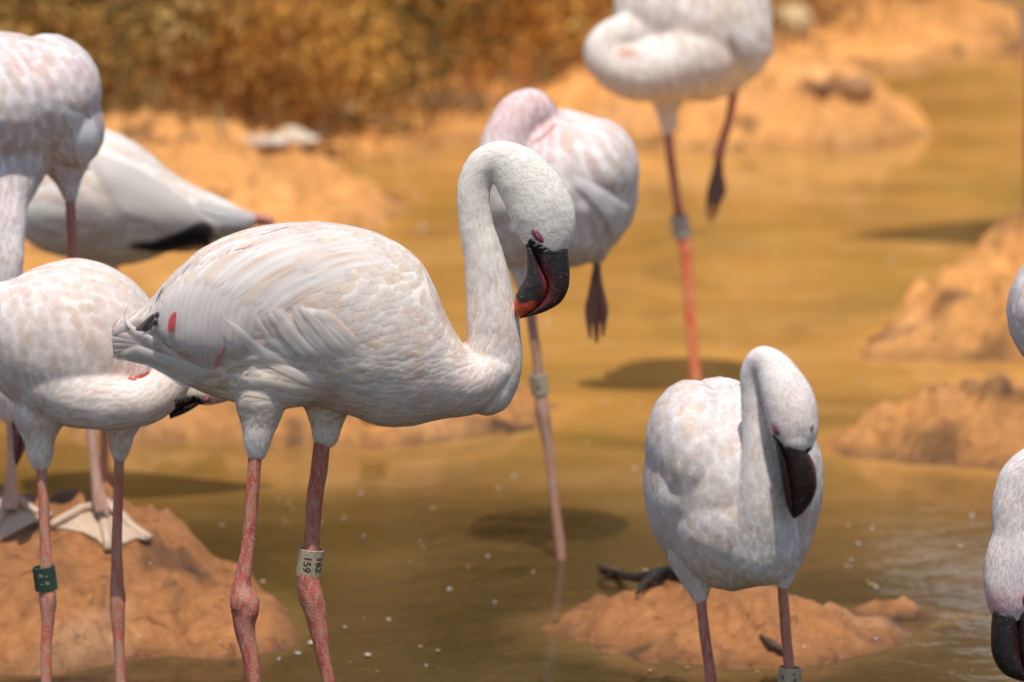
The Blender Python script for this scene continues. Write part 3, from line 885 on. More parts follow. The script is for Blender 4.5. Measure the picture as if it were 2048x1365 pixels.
        for (txt, ang, oy) in lines:
            cu = bpy.data.curves.new('t', 'FONT'); cu.body = txt; cu.size = size; cu.align_x = 'CENTER'; cu.align_y = 'CENTER'
            cu.resolution_u = 3; cu.offset = .45
            to = bpy.data.objects.new('t', cu); COL.objects.link(to)
            dg = bpy.context.evaluated_depsgraph_get(); me = bpy.data.meshes.new_from_object(to.evaluated_get(dg))
            bm = bmesh.new(); bm.from_mesh(me); bmesh.ops.triangulate(bm, faces=bm.faces)
            bmesh.ops.subdivide_edges(bm, edges=[e for e in bm.edges if e.calc_length() > size*.12], cuts=3); bmesh.ops.triangulate(bm, faces=bm.faces)
            TV = np.array([v.co[:] for v in bm.verts]); TF = [[v.index for v in f.verts] for f in bm.faces]; bm.free()
            bpy.data.objects.remove(to); bpy.data.curves.remove(cu); bpy.data.meshes.remove(me)
            if rot: TV = np.stack([TV[:, 1], -TV[:, 0], TV[:, 2]], 1)
            out = []
            for v in TV:
                th = R_(ang)+v[0]/r
                out.append(place(((r+.35)*math.sin(th), v[1]+oy, (r+.35)*math.cos(th))))
            s.put('band_number', out, TF, ink, smooth=False, parent=o)
        return o
    def fluff(s, cx, cy, w, n, box, seed=1, L=17, W=4, lift=4.5, cold=None):
        """downy trousers at the thigh"""
        x0, x1, y0, y1 = box; r = random.Random(seed)
        P, Nn = scatter(s.B, n, seed, lambda P: (P[:, 0] > x0) & (P[:, 0] < x1) & (-P[:, 1] > y0) & (-P[:, 1] < y1) & (np.abs(P[:, 2]-w) < 60))
        V = []; F = []; C = []; UV = []; ED = []; nv = 0; fs = card_faces(4, 3); base = s.col*np.array([.93, .92, .87]) if cold is None else np.array(cold)
        for i in range(len(P)):
            nrm = Vector(Nn[i]); d = Vector((r.gauss(0, .25), -1, r.gauss(0, .25)))
            res = feather_card(s.B.bvh, Vector(P[i]), nrm, d, L*r.uniform(.6, 1.3), W, lift*r.uniform(.2, 1.2), 4, 3, 'point', h0=.4, arch=.1)
            if not res: continue
            v, uv = res; V += v; C.append(np.tile(base*r.uniform(.85, 1.1), (len(v), 1))); UV.append(np.array(uv)+r.uniform(0, 30)); ED.append(edge_of(np.array(uv), .9, .5))
            F += [tuple(x+nv for x in g) for g in fs]; nv += len(v)
        if V: s.put('down', np.array(V), F, M_FN, np.clip(np.vstack(C), 0, 1), np.vstack(UV), kind='stuff', edge=np.concatenate(ED))

BLK = np.array([.016, .013, .013]); DRED = np.array([.050, .012, .013]); RED = np.array([.26, .03, .035]); ORED = np.array([.66, .085, .03])
def mixc(a, b, k): k = min(1, max(0, k)); return a*(1-k)+b*k
def cu_std(t, ct):      # upper mandible: black base, maroon sides, red line next to the gape
    c = mixc(BLK, DRED*.9, (t-.15)*3)
    if ct < -.05: c = mixc(c, np.array([.15, .018, .022]), (-.05-ct)*1.3*min(1, t*5)*(1 if t < .7 else .5))
    if ct < -.7: c = mixc(c, BLK*.5, .95)
    if t > .9: c = mixc(c, BLK, (t-.9)*8)
    return c
def cl_std(t, ct):      # lower mandible: black, red line next to the gape, orange red tip
    c = BLK*1.6
    if ct > .55: c = mixc(c, RED*1.2, (ct-.55)*5*min(1, t*5))
    if t > .62: c = mixc(c, ORED, (t-.66+.06*math.sin(ct*4))*22)
    return c

# ================================================================== 1. the preening bird in the middle
B = Blob()
B.sec([(226, 652, 712, 12, 0), (245, 634, 718, 22, 0), (270, 622, 724, 34, 0), (300, 600, 732, 55, 0), (340, 553, 754, 82, 0), (400, 500, 782, 112, 0), (470, 465, 806, 130, 0), (540, 449, 818, 142, 0),
       (620, 443, 812, 148, 0), (700, 451, 830, 150, 0), (760, 468, 852, 146, 0), (820, 503, 853, 132, 0), (862, 556, 842, 116, 0), (895, 636, 836, 100, 0),
       (940, 700, 830, 84, 0), (985, 700, 812, 68, 0), (1022, 712, 765, 40, 0)])
B.ell(520, 610, 88, 215, 118, 62, 12); B.ell(520, 610, -88, 215, 118, 62, 12)          # folded wings
B.ell(560, 745, 60, 120, 74, 66, 3); B.ell(560, 745, -60, 120, 74, 66, 3)               # flanks
B.tube([(975, 775, 0, 56), (985, 735, 0, 58), (988, 680, 0, 55), (984, 620, 2, 51), (976, 560, 4, 45), (964, 500, 6, 39), (952, 450, 8, 35), (947, 400, 10, 34), (951, 362, 12, 34),
        (969, 331, 15, 36), (1002, 321, 18, 40), (1034, 342, 22, 52, .8), (1060, 376, 26, 62, .72), (1083, 418, 28, 65, .7), (1094, 455, 28, 57, .7), (1096, 482, 28, 42, .75)])
B.ell(1078, 490, 28, 27, 20, 26)
B.tube([(522, 800, 62, 52), (520, 840, 62, 38), (515, 875, 62, 30), (513, 903, 62, 20)], 1)
B.tube([(655, 800, -58, 50), (653, 840, -58, 34), (651, 866, -58, 29), (650, 880, -58, 19)], 1)
B.build(3.2, 7, [(2.0, .03)])
main = Bird(6.0, (590, 1562), 'largest flamingo, in the middle, head bent down preening its neck', B, (.855, .775, .715))
def main_tint(V, c):
    x, y = V[:, 0], -V[:, 1]
    head = sstep(560, 420, y)*(x > 880)
    c = c*(1-head[:, None])+head[:, None]*np.array([.845, .80, .73])
    grey = (np.exp(-((x-1125)/30)**2-((y-450)/45)**2)*.18)[:, None]  # shade on the right side of the head, painted as a darker patch
    return c*(1-grey)
FACE1 = [(1060, 476), (1074, 486), (1090, 494), (1105, 503), (1133, 506), (1150, 540), (1040, 540), (1046, 500)]
main.body(FACE1, main_tint)
CT = [  # x y dx dy length width lift
    (1090, 420, -.75, -.9, 9, 3.6, .35), (1062, 340, -.9, -.45, 9, 3.6, .4), (1000, 300, -1, .1, 11, 4, .8), (950, 330, -.6, .8, 12, 4.5, 1), (925, 400, 0, 1, 13, 5, 1.2), (970, 400, 0, 1, 13, 5, 1.2),
    (940, 480, .1, 1, 15, 6, 1.5), (985, 480, .15, 1, 15, 6, 1.5), (960, 560, .05, 1, 18, 7, 1.8), (1010, 580, .1, 1, 18, 7, 2), (965, 640, 0, 1, 22, 9, 2), (1020, 660, -.1, 1, 24, 9, 3),
    (980, 720, -.5, .9, 24, 8, 2), (1020, 730, -.4, .9, 24, 10, 3), (960, 790, -1, .35, 24, 8, 2), (900, 740, -1, .15, 26, 9, 1.8), (880, 830, -1, .05, 26, 9, 1.8),
    (840, 650, -.9, .15, 30, 17, 1.8), (865, 600, -.6, .7, 28, 16, 1.8), (820, 540, -.75, .55, 34, 20, 1.8), (780, 760, -1, -.05, 28, 10, 1.6), (780, 830, -1, 0, 28, 9, 1.6),
    (740, 480, -.95, .3, 40, 22, 2), (740, 580, -1, .4, 42, 25, 2.2), (700, 680, -1, .05, 38, 20, 2), (640, 460, -1, .14, 50, 24, 2.2), (620, 540, -.9, .45, 52, 27, 2.4),
    (560, 470, -1, .25, 54, 22, 2.2), (520, 530, -.75, .65, 56, 24, 2.4), (460, 500, -.8, .55, 56, 22, 2.2), (450, 590, -.45, .9, 56, 22, 2.2), (380, 560, -.55, .85, 54, 20, 2), (390, 650, -.1, 1, 52, 20, 2),
    (330, 600, -.4, .9, 48, 18, 2), (320, 650, -.15, 1, 40, 17, 2), (330, 700, -1, -.35, 40, 14, 2.4), (260, 680, -1, -.25, 36, 14, 2.2), (400, 745, -1, -.45, 42, 16, 2.2),
    (600, 700, -.95, -.45, 46, 18, 2.4), (520, 720, -.9, -.45, 46, 17, 2.6), (650, 760, -1, -.12, 40, 14, 2.2), (480, 770, -1, .12, 40, 14, 2.8), (560, 790, -1, .05, 38, 12, 2.6), (450, 800, -.9, .5, 34, 12, 3), (660, 815, -1, -.1, 30, 11, 2),
    (515, 870, 0, 1, 18, 6, 3), (650, 860, 0, 1, 18, 6, 3)]
fld = make_field(CT)
main.calm = lambda p: -p[1] > 640+.25*(900-p[0]) or p[0] > 880
def tint_main(p, c, uva):
    x, y = p[0], -p[1]
    if x > 880 and y < 620:
        k = min(1, (620-y)/120); c = c*(1-k)+k*np.array([.845, .80, .73])*(c.mean()/.785)
    ke = math.exp(-((x-1076)**2+(y-470)**2)/330); c = c*(1-ke*np.array([.10, .42, .38]))
    if y > 740 and x < 700: c = c*np.array([1.0, .94, .84])*.97
    if 480 < x < 700 and 520 < y < 620: c = c*np.array([1.0, .95, .96])
    if x < 300 and y > 600: c = c*np.array([.97, .90, .86])
    return c
WING = [(345, 588), (400, 548), (470, 512), (560, 486), (620, 474), (740, 484), (780, 505), (780, 520), (700, 552), (590, 620), (490, 690), (450, 735), (316, 672), (325, 610)]
notneck = lambda P: ~(inpoly(P, WING) & (P[:, 2] > 0)) & ~((P[:, 0] > 895) & (-P[:, 1] < 640)) & ~((-P[:, 1] > 836) & (P[:, 0] < 700))
main.plumage(fld, 26000, 11, 1.12, .34, notneck, stain=.26, tintf=tint_main,
             big=lambda p, n, L: n[2] > .1 and L > 36 and p[0] < 880, singles=290)
main.plumage(fld, 36000, 12, 1.25, .34, lambda P: (P[:, 0] > 895) & (-P[:, 1] < 680), stain=.0, kind='point', name='neck_down', rows=4, cols=3, tintf=tint_main, jitter=.25, arch=.03, liftk=.25)
# thigh down
main.fluff(0, 0, 62, 7000, (440, 590, 828, 925), 3)
main.fluff(0, 0, -58, 7000, (600, 710, 825, 905), 4)
# long draping wing feathers, from the tail end forwards
drape = [([(352, 545), (322, 590), (305, 640), (308, 672)], 30), ([(380, 525), (345, 575), (325, 640), (330, 690)], 30), ([(415, 510), (372, 565), (350, 640), (352, 705)], 30),
         ([(450, 500), (398, 555), (372, 635), (376, 722)], 30), ([(480, 498), (420, 555), (394, 635), (398, 735)], 30), ([(505, 505), (446, 560), (418, 640), (420, 742)], 30),
         ([(530, 515), (472, 565), (442, 640), (442, 738)], 30), ([(555, 525), (500, 572), (468, 640), (466, 720)], 28), ([(580, 535), (528, 580), (496, 635), (490, 695)], 28)]
def between(L):
    out = []
    def r5(p): Q = catmull(p, 10); return Q[np.linspace(0, len(Q)-1, 5).astype(int)].tolist()
    L = [(r5(p), W_) for p, W_ in L]
    for i, (p, W_) in enumerate(L):
        out.append((p, W_*random.uniform(.85, 1.15)))
        if i+1 < len(L): q = L[i+1][0]; out.append((((np.array(p)+np.array(q))/2+np.array([random.uniform(-4, 4), random.uniform(-9, 9)])).tolist(), W_))
    return out
for k, (p, W_) in enumerate(between(drape)):
    main.quill(p, W_*1.3, 1.0+k*.06, col=np.array([.83, .745, .715])*random.uniform(.975, 1.02), arch=.05, hook=0)
scap = [([(520, 450), (440, 478), (370, 530), (325, 590)], 20), ([(570, 447), (480, 472), (400, 520), (345, 588)], 22), ([(620, 452), (530, 474), (445, 515), (385, 572)], 24), ([(650, 468), (560, 488), (480, 526), (418, 580)], 26),
        ([(690, 486), (600, 506), (520, 545), (455, 600)], 28), ([(700, 512), (630, 530), (560, 562), (500, 612)], 28), ([(720, 545), (655, 560), (590, 590), (535, 635)], 28),
        ([(760, 470), (690, 462), (620, 466), (548, 486)], 22), ([(790, 492), (720, 486), (650, 496), (585, 522)], 24), ([(800, 520), (740, 520), (675, 535), (620, 560)], 26)]
for k, (p, W_) in enumerate(between(scap[2:7])+between(scap[8:])):
    main.quill(p, W_*1.3, 1.8+k*.06 if k < 9 else 1.5, col=np.array([.87, .80, .755])*random.uniform(.975, 1.02), arch=.05, stain=(1 if k % 4 else -1) if k % 5 in (0, 1, 3) else 0, tip=(.86, .70, .56) if k % 4 == 1 else None)
# upturned flank feathers
flank = [([(585, 735), (520, 700), (475, 655), (452, 632), (444, 610)], 26), ([(600, 722), (560, 690), (524, 652), (508, 618)], 24), ([(625, 722), (590, 690), (552, 648), (530, 618)], 22), ([(650, 725), (608, 694), (574, 655), (548, 624), (541, 622)], 24),
         ([(672, 722), (628, 684), (594, 644), (571, 614)], 22), ([(690, 720), (648, 690), (616, 648), (588, 616)], 24), ([(712, 715), (680, 680), (645, 640), (606, 616)], 28), ([(735, 705), (700, 668), (662, 640), (626, 622)], 28)]
for k, (p, W_) in enumerate(between(flank[1:])[:-1]+[flank[0]]):
    p = [list(q) for q in p]; jx, jy = random.uniform(-9, 9), random.uniform(-10, 8)
    for q, kk in zip(p, (0, .1, .4, .8, 1)): q[0] += jx*kk; q[1] += jy*kk
    main.quill(p, W_*random.uniform(.9, 1.3), 7+random.uniform(-2, 2.5), base_fade=.38, name='flank_feather', col=np.array([.86, .785, .74]) if k % 3 else np.array([.90, .85, .81]), arch=.14, hook=6, kind='point' if k % 3 == 0 else 'long', tip=(.92, .87, .84), stain=1 if k % 2 else 0)
for p, W_ in (([(720, 770), (640, 765), (560, 735), (490, 712)], 24), ([(700, 790), (620, 785), (540, 765), (465, 752)], 24), ([(690, 806), (600, 800), (520, 788), (445, 785)], 22), ([(640, 745), (570, 728), (500, 720), (440, 742)], 26)):
    main.quill(p, W_*1.2, 3, name='flank_feather', col=(.83, .745, .66), arch=.10, kind='point', base_fade=.4)
# tail: two rows, and the curled white one
for k in range(7):
    main.quill(free=True, pts=[(440-k*8, 752+k*5), (370-k*6, 730+k*2), (300-k*4, 708+k), (262-k*6, 690+k*4)], W=24, h=7-k*.6, name='tail_feather', col=np.array([.83, .76, .70])*random.uniform(.95, 1.04), arch=.2)
for k, (ty, tx) in enumerate([(664, 219), (676, 217), (690, 220), (704, 224), (715, 217), (717, 228)]):
    main.quill(free=True, pts=[(330, 700+k*3), (280, 680+k*6), (tx, ty)], W=16, h=3, name='tail_feather', col=(.62, .50, .43) if k > 1 else (.66, .57, .53), arch=.3)
main.quill(free=True, pts=[(330, 690), (285, 668), (258, 650), (249, 628), (256, 612), (266, 614)], W=12, h=12, name='tail_feather', col=(.82, .78, .75), kind='point', label='white tail feather curled up at its tip')
main.quill(free=True, pts=[(292, 640), (262, 648), (238, 660), (222, 672)], W=20, h=6, name='tail_feather', col=(.66, .56, .53))
main.quill(pts=[(322, 625), (302, 640), (288, 655), (276, 659)], W=14, h=7.5, name='flight_feather', col=(.012, .011, .013), label='black flight feather tip showing under the wing')
main.quill(pts=[(318, 640), (302, 655), (290, 662)], W=10, h=8, name='flight_feather', col=(.012, .011, .013), label='black flight feather tip showing under the wing')
main.quill(pts=[(352, 622), (346, 640), (344, 664)], W=15, h=7, name='covert_patch', col=(.62, .07, .07), kind='round', arch=.2, label='small crimson covert feather showing between the pale ones')
main.quill(pts=[(450, 690), (438, 712), (434, 728)], W=12, h=8, name='covert_patch', col=(.60, .28, .26), kind='round', arch=.2, label='dull rose covert feather low on the wing')
# bill
main.bill([(1134, 498), (1138, 540), (1136, 575), (1121, 604), (1092, 622), (1062, 632), (1041, 637)],
          [(1066, 500), (1081, 538), (1093, 566), (1091, 590), (1077, 610), (1056, 626), (1040, 636)],
          [(1053, 492), (1055, 535), (1050, 560), (1038, 580), (1031, 598), (1030, 618), (1037, 635)],
          [27, 25, 22, 19, 16, 12, 5], [24, 26, 27, 25, 22, 15, 6], [28]*7, cu_std, cl_std)
main.eye(1075, 472, 17, 7.5, -50)
l1 = main.limb([(513, 880, 62, 15), (511, 915, 62, 13.5), (503, 1000, 62, 13.5), (497, 1080, 62, 13), (489, 1140, 62, 16), (484, 1170, 62, 20), (487, 1200, 62, 29), (491, 1222, 62, 28), (489, 1250, 62, 22), (495, 1290, 62, 18), (504, 1340, 62, 15.5), (512, 1420, 60, 14), (522, 1540, 58, 14), (526, 1620, 58, 14)], M_LEG)
l2 = main.limb([(649, 860, -58, 18), (643, 895, -58, 17), (636, 950, -58, 17), (629, 1010, -58, 16.5), (624, 1080, -58, 16), (618, 1150, -58, 22), (618, 1170, -58, 23), (624, 1198, -58, 24.5), (630, 1225, -58, 22), (637, 1260, -58, 18), (646, 1310, -58, 14), (656, 1360, -58, 12.5), (668, 1440, -58, 13), (682, 1610, -58, 13)], M_LEG, seed=2)
main.wet_foot(522, 60, M_LEG, l1); main.wet_foot(676, -58, M_LEG, l2)
main.band(620, 1125, -58, 26, 56, M_BAND, M_INK, -6, [('159', -14, 0), ('162', 44, 0)], 22, 1)

# ================================================================== 2. left front bird, head tucked back
B = Blob()
B.sec([(-50, 640, 700, 50, 0), (-20, 575, 760, 90, 0), (20, 560, 800, 130, 0), (70, 535, 832, 150, 0), (130, 519, 852, 158, 0), (190, 521, 858, 150, 0), (240, 543, 855, 135, 0), (280, 575, 840, 110, 0), (315, 620, 800, 80, 0), (335, 670, 740, 40, 0)])
B.tube([(110, 760, 60, 80), (170, 795, 100, 62), (240, 808, 126, 53), (300, 799, 128, 46), (338, 764, 116, 42), (338, 716, 90, 40), (310, 672, 40, 40)], .95)
B.ell(425, 780, -10, 62, 30, 30, 8)
B.tube([(330, 690, -20, 42), (370, 730, -15, 36), (400, 765, -12, 30)], .9)
B.tube([(78, 830, 30, 52), (78, 870, 30, 34), (80, 905, 30, 27), (82, 928, 30, 18)], 1)
B.tube([(246, 830, -20, 42), (243, 865, -20, 27), (241, 890, -20, 23), (239, 912, -20, 15)], 1)
B.build(4.2, 8, [(2.5, .02)])
# A
A = Bird(6.22, (160, 1463), 'flamingo at the left with a green leg ring and its neck looped round', B, (.88, .795, .745))
A.body([(395, 790), (408, 806), (408, 820), (350, 840), (350, 800)])
CA = [(50, 620, .4, 1, 40, 26, 1.6), (150, 560, 1, .1, 40, 26, 1.6), (230, 600, .8, .5, 40, 26, 1.6), (150, 680, .2, 1, 36, 22, 1.4), (40, 760, .1, 1, 34, 20, 1.4), (150, 820, -1, .1, 26, 13, 1.2),
      (240, 810, -1, 0, 22, 9, 1.2), (330, 790, -.9, .5, 20, 8, 1.2), (350, 740, -.2, 1, 18, 8, 1.2), (80, 900, 0, 1, 18, 7, 2), (240, 890, 0, 1, 18, 7, 2), (430, 780, 1, 0, 14, 6, 1)]
A.plumage(make_field(CA), 9000, 21, 1.1, .40, stain=.10, liftk=.16, soft=True)
A.quill([(252, 757), (270, 759), (286, 753), (298, 742)], 17, 6, name='covert_patch', col=(.55, .04, .04), kind='round', arch=.05, label='deep red feather inside the loop of the neck')
A.bill([(402, 806), (385, 818), (366, 828), (340, 838)], [(398, 797), (382, 806), (362, 815), (338, 828)], [(392, 786), (376, 790), (358, 800), (336, 818)],
       [16, 15, 12, 6], [16, 16, 13, 6], [-10]*4, lambda t, c: BLK, lambda t, c: BLK)
A.eye(412, 800, 9, 6, 20, w=18)
a1 = A.limb([(82, 900, 30, 14), (84, 940, 30, 11), (88, 1030, 30, 11), (92, 1130, 30, 12), (95, 1180, 30, 16), (96, 1205, 30, 17), (95, 1240, 30, 13), (93, 1290, 30, 11), (93, 1370, 30, 11), (94, 1470, 30, 11)], M_LEGP)
a2 = A.limb([(240, 890, -20, 12), (238, 930, -20, 10), (236, 1010, -20, 10), (234, 1110, -20, 11), (234, 1170, -20, 14), (235, 1200, -20, 16), (236, 1235, -20, 14), (238, 1290, -20, 11), (242, 1370, -20, 11), (246, 1460, -20, 11)], M_LEGP, seed=3)
A.wet_foot(94, 30, M_LEGP, a1); A.wet_foot(244, -20, M_LEGP, a2)
A.band(90, 1156, 30, 23, 48, M_BANDG, M_INKL, 8, [('= -', -8, 8), ('- =', -4, -8)], 16, 0)

# ================================================================== 3. upper left bird seen end on, head lowered
B = Blob()
B.ell(-8, 205, 0, 165, 146, 190, 0); B.ell(92, 192, 20, 112, 126, 150, -12); B.ell(-60, 190, 20, 120, 132, 150, 0)
B.ell(140, 245, 10, 70, 92, 110, 12)
B.tube([(14, 300, 40, 92), (14, 350, 70, 68), (8, 400, 100, 50), (14, 460, 130, 38), (16, 520, 150, 32), (14, 590, 150, 30), (12, 660, 150, 34), (16, 720, 150, 46), (20, 770, 150, 50), (24, 815, 150, 34)], .9)
B.tube([(130, 310, -20, 52), (136, 350, -20, 30), (140, 380, -20, 20), (142, 400, -20, 13)], 1)
B.tube([(-30, 310, -20, 50), (-20, 360, -20, 32), (-16, 400, -20, 20), (-14, 430, -20, 13)], 1)
B.build(4.6, 8, [(4, .012)])
C_ = Bird(6.78, (110, 1030), 'flamingo at the upper left with its neck hanging down, pale webbed feet on the mound', B, (.81, .745, .735))
C_.body()
CC = [(40, 120, .2, .9, 46, 30, 1.8), (110, 160, .5, .8, 46, 30, 1.8), (160, 240, .6, .8, 46, 24, 2), (60, 280, .1, 1, 44, 26, 2), (0, 230, -.1, 1, 44, 28, 2), (150, 300, .3, 1, 40, 20, 2), (30, 380, 0, -1, 24, 12, 1.5), (20, 500, 0, -1, 18, 8, 1.2), (20, 700, 0, -1, 16, 7, 1), (140, 380, 0, 1, 16, 7, 2)]
C_.plumage(make_field(CC), 7000, 31, 1., .42, stain=.08, liftk=.2, soft=True)
for k in range(8):
    C_.quill([(120+k*8, 205+k*4), (150+k*6, 260+k*3), (160+k*3.5, 310-k*4), (172+k*3, 335-k*12)], 20, 10-k*.5, col=(.90, .86, .86), arch=.14)
C_.bill([(50, 812), (56, 850), (52, 890), (40, 920), (33, 932)], [(38, 815), (44, 850), (42, 885), (37, 912), (32, 930)], [(20, 818), (24, 850), (26, 880), (27, 905), (30, 928)],
        [16, 16, 15, 10, 4], [18, 18, 16, 10, 4], [150]*5, lambda t, c: DRED*.9+.01, lambda t, c: np.array([.09, .03, .045]))
C_.eye(48, 790, 6, 5, 0)
c1 = C_.limb([(140, 385, -20, 12), (142, 420, -20, 10), (146, 520, -20, 10), (158, 640, -20, 11), (163, 690, -20, 16), (168, 730, -20, 12), (176, 800, -20, 10), (184, 880, -20, 10), (192, 950, -20, 11), (199, 1000, -20, 14), (204, 1022, -20, 14)], M_LEG)
c1.data.materials.clear(); c1.data.materials.append(M_LEG); c1.data.materials.append(M_LEGPALE)
for p_ in c1.data.polygons:
    zc = sum(c1.data.vertices[v].co.z for v in p_.vertices)/len(p_.vertices)+C_.base[2]
    if zc < .40: p_.material_index = 1
c2 = C_.limb([(-14, 410, -20, 12), (-8, 520, -20, 10), (4, 640, -20, 11), (8, 690, -20, 16), (12, 740, -20, 12), (20, 830, -20, 10), (24, 900, -20, 10), (22, 960, -20, 11), (22, 1002, -20, 15), (22, 1018, -20, 15)], M_LEGPALE)
def ground_foot(bird, leg, ankle, tips, dips, mat):
    """webbed foot draped over the mud: toes from the ankle to the tips with scalloped webs between"""
    tips3 = [ground_at(*t) for t in tips]; dips3 = [ground_at(*t) for t in dips]; a3 = ground_at(*ankle)
    def on(p, h): return np.array([p[0], p[1], float(terrain(np.array([p[0]]), np.array([p[1]]))[0])+h])
    V = []; F = []
    nr = 9
    fans = []
    edge = []
    for i, t in enumerate(tips3):
        edge.append(t)
        if i < len(dips3):
            for k in (.25, .5, .75):
                q = (1-k)**2*t+2*k*(1-k)*dips3[i]+k*k*tips3[i+1]; edge.append(q)
    for j, e in enumerate(edge):
        for i in range(nr):
            f = i/(nr-1); p = a3*(1-f)+e*f
            ridge = .0045 if j % 4 == 0 else 0
            V.append(on(p, .005+.010*(1-f)**2+ridge*(1-.6*f)))
    ne = len(edge)
    for j in range(ne-1):
        for i in range(nr-1): F.append((j*nr+i, j*nr+i+1, (j+1)*nr+i+1, (j+1)*nr+i))
    n = len(V); V = V+[v-np.array([0, 0, .0045]) for v in V]; F = F+[tuple(n+q for q in f[::-1]) for f in F]
    per = [j*nr+nr-1 for j in range(ne)]
    for a, b in zip(per, per[1:]): F.append((a, a+n, b+n, b))
    o = link('foot', mesh_from('foot', np.array(V)-bird.base, F), mat, leg)
    bm = bmesh.new(); bm.from_mesh(o.data); bmesh.ops.recalc_face_normals(bm, faces=bm.faces); bm.to_mesh(o.data); bm.free()
    for t in tips3:     # toes
        pts = [on(a3*(1-f)+t*f, .008+.008*(1-f)) for f in np.linspace(0, 1.02, 6)]
        V = []; F = []
        for i, q in enumerate(pts):
            T = pts[min(i+1, 5)]-pts[max(i-1, 0)]; T /= np.linalg.norm(T)+1e-9; Ax = np.cross(T, [0, 0, 1.]); Ax /= np.linalg.norm(Ax)+1e-9; Bx = np.cross(Ax, T)
            rr = .0068*(1-.35*i/5)
            for k in range(8): th = k*math.pi/4; V.append(q+Ax*math.cos(th)*rr*1.2+Bx*math.sin(th)*rr)
            if i:
                for k in range(8): F.append(((i-1)*8+k, i*8+k, i*8+(k+1) % 8, (i-1)*8+(k+1) % 8))
        F.append(tuple(range(8))); F.append(tuple(range(len(V)-8, len(V)))[::-1])
        link('toe', mesh_from('toe', np.array(V)-bird.base, F), mat, leg)
M_FOOT = mat_plain('foot_web_pale', (.60, .43, .30), .55, .18, 120, .001)
ground_foot(C_, c1, (203, 1030), [(104, 1062), (216, 1114), (300, 1088)], [(175, 1058), (245, 1086)], M_FOOT)
ground_foot(C_, c2, (22, 1026), [(-80, 1078), (-30, 1102), (100, 1050)], [(-48, 1078), (30, 1070)], M_FOOT)

# ================================================================== 4. white bird lying behind
B = Blob()
B.sec([(20, 400, 450, 60, 0), (50, 360, 480, 100, 0), (90, 310, 505, 130, 0), (140, 275, 516, 145, 0), (200, 256, 524, 150, 0), (250, 272, 530, 142, 0), (300, 306, 520, 125, 0), (350, 348, 500, 100, 0), (400, 378, 492, 74, 0), (450, 400, 478, 50, 0), (490, 420, 464, 30, 0), (512, 430, 452, 14, 0)])
B.tube([(200, 500, -20, 40), (205, 560, -20, 26), (206, 600, -20, 16)], 1)
B.build(4.6, 8, [(4, .012)])
D = Bird(7.5, (210, 1005), 'flamingo behind on the left with black wing tips pointing right', B, (.87, .81, .74))
D.body()
CD = [(200, 300, 1, .3, 60, 30, 2), (300, 350, 1, .5, 60, 28, 2), (400, 420, 1, .3, 56, 20, 2), (150, 420, 1, .25, 55, 28, 2), (250, 500, 1, -.1, 46, 20, 2), (480, 440, 1, .2, 40, 14, 2)]
D.plumage(make_field(CD), 5000, 41, 1., .42, stain=.12)
for k in range(7):
    D.quill([(150+k*10, 300+k*18), (260+k*8, 340+k*16), (350, 395+k*11), (400+k*8, 440+k*2)], 34, 8, col=np.array([.83, .77, .71])*random.uniform(.95, 1.04), arch=.14)
for k, p in enumerate([[(250, 490), (320, 488), (380, 478), (425, 468)], [(300, 484), (350, 478), (400, 466), (440, 462)], [(330, 470), (370, 462), (395, 452), (420, 456)], [(280, 494), (340, 492), (390, 486), (430, 476)], [(345, 480), (378, 470), (400, 470), (415, 480)]]):
    D.quill(p, 22, 14, name='flight_feather', col=(.012, .012, .016), kind='point' if k < 2 else 'long')
for k in range(5):
    D.quill([(380, 400+k*9), (430, 418+k*8), (470, 428+k*6), (508-k*3, 436+k*4)], 18, 8, name='tail_feather', col=(.80, .78, .75) if k % 2 else (.55, .53, .52), arch=.3)
D.limb([(500, 440, -8, 9), (520, 438, -8, 13), (540, 442, -8, 10), (548, 446, -8, 4)], M_LEGP, name='folded_foot')
d1 = D.limb([(206, 590, -20, 9), (208, 700, -20, 9), (208, 800, -20, 11), (208, 880, -20, 9), (209, 1060, -20, 9)], M_LEGDK)
D.wet_foot(209, -20, M_LEGDK, d1)

# ================================================================== 5. bird behind the preening one
B = Blob()
B.ell(1118, 375, 0, 162, 160, 175, -8); B.ell(1185, 340, 20, 96, 108, 140, 0); B.ell(1035, 400, 30, 92, 140, 130, 0); B.ell(1120, 440, 20, 120, 100, 130, 0)
B.tube([(1010, 400, 110, 60), (1000, 340, 120, 54), (1012, 280, 110, 48), (1038, 232, 90, 46), (1062, 222, 70, 46), (1080, 240, 55, 40), (1100, 262, 50, 26)], .95)
B.tube([(1062, 500, 30, 50), (1060, 550, 30, 34), (1060, 590, 30, 18)], 1)
B.tube([(1185, 480, 0, 40), (1192, 515, 0, 16)], 1)
B.build(4.6, 8, [(4, .013)])
E_ = Bird(7.2, (1125, 1112), 'flamingo directly behind the preening one, head on its back, one brown foot raised', B, (.86, .795, .76))
def e_tint(V, c):
    x, y = V[:, 0], -V[:, 1]
    k = (sstep(330, 230, y)*(x < 1125)*(V[:, 2] > 20))[:, None]*.75
    return c*(1-k)+k*np.array([.80, .60, .60])
E_.body(None, e_tint)
CE = [(1200, 300, .7, .7, 50, 32, 2), (1250, 380, .3, 1, 46, 28, 2), (1150, 300, .5, .8, 50, 32, 2), (1100, 420, .4, 1, 44, 28, 1.8), (1180, 430, .6, .9, 44, 26, 2), (1040, 460, .1, 1, 30, 18, 1.5), (1040, 260, 0, 1, 16, 7, 1), (1000, 330, 0, 1, 16, 8, 1), (1120, 520, 0, 1, 34, 18, 1.5)]
def e_ft(p, c, uva):
    if -p[1] < 300 and p[0] < 1125 and p[2] > 20: return c*np.array([1.0, .82, .84])
    return c
E_.plumage(make_field(CE), 6000, 51, 1., .42, stain=.06, tintf=e_ft, soft=True)
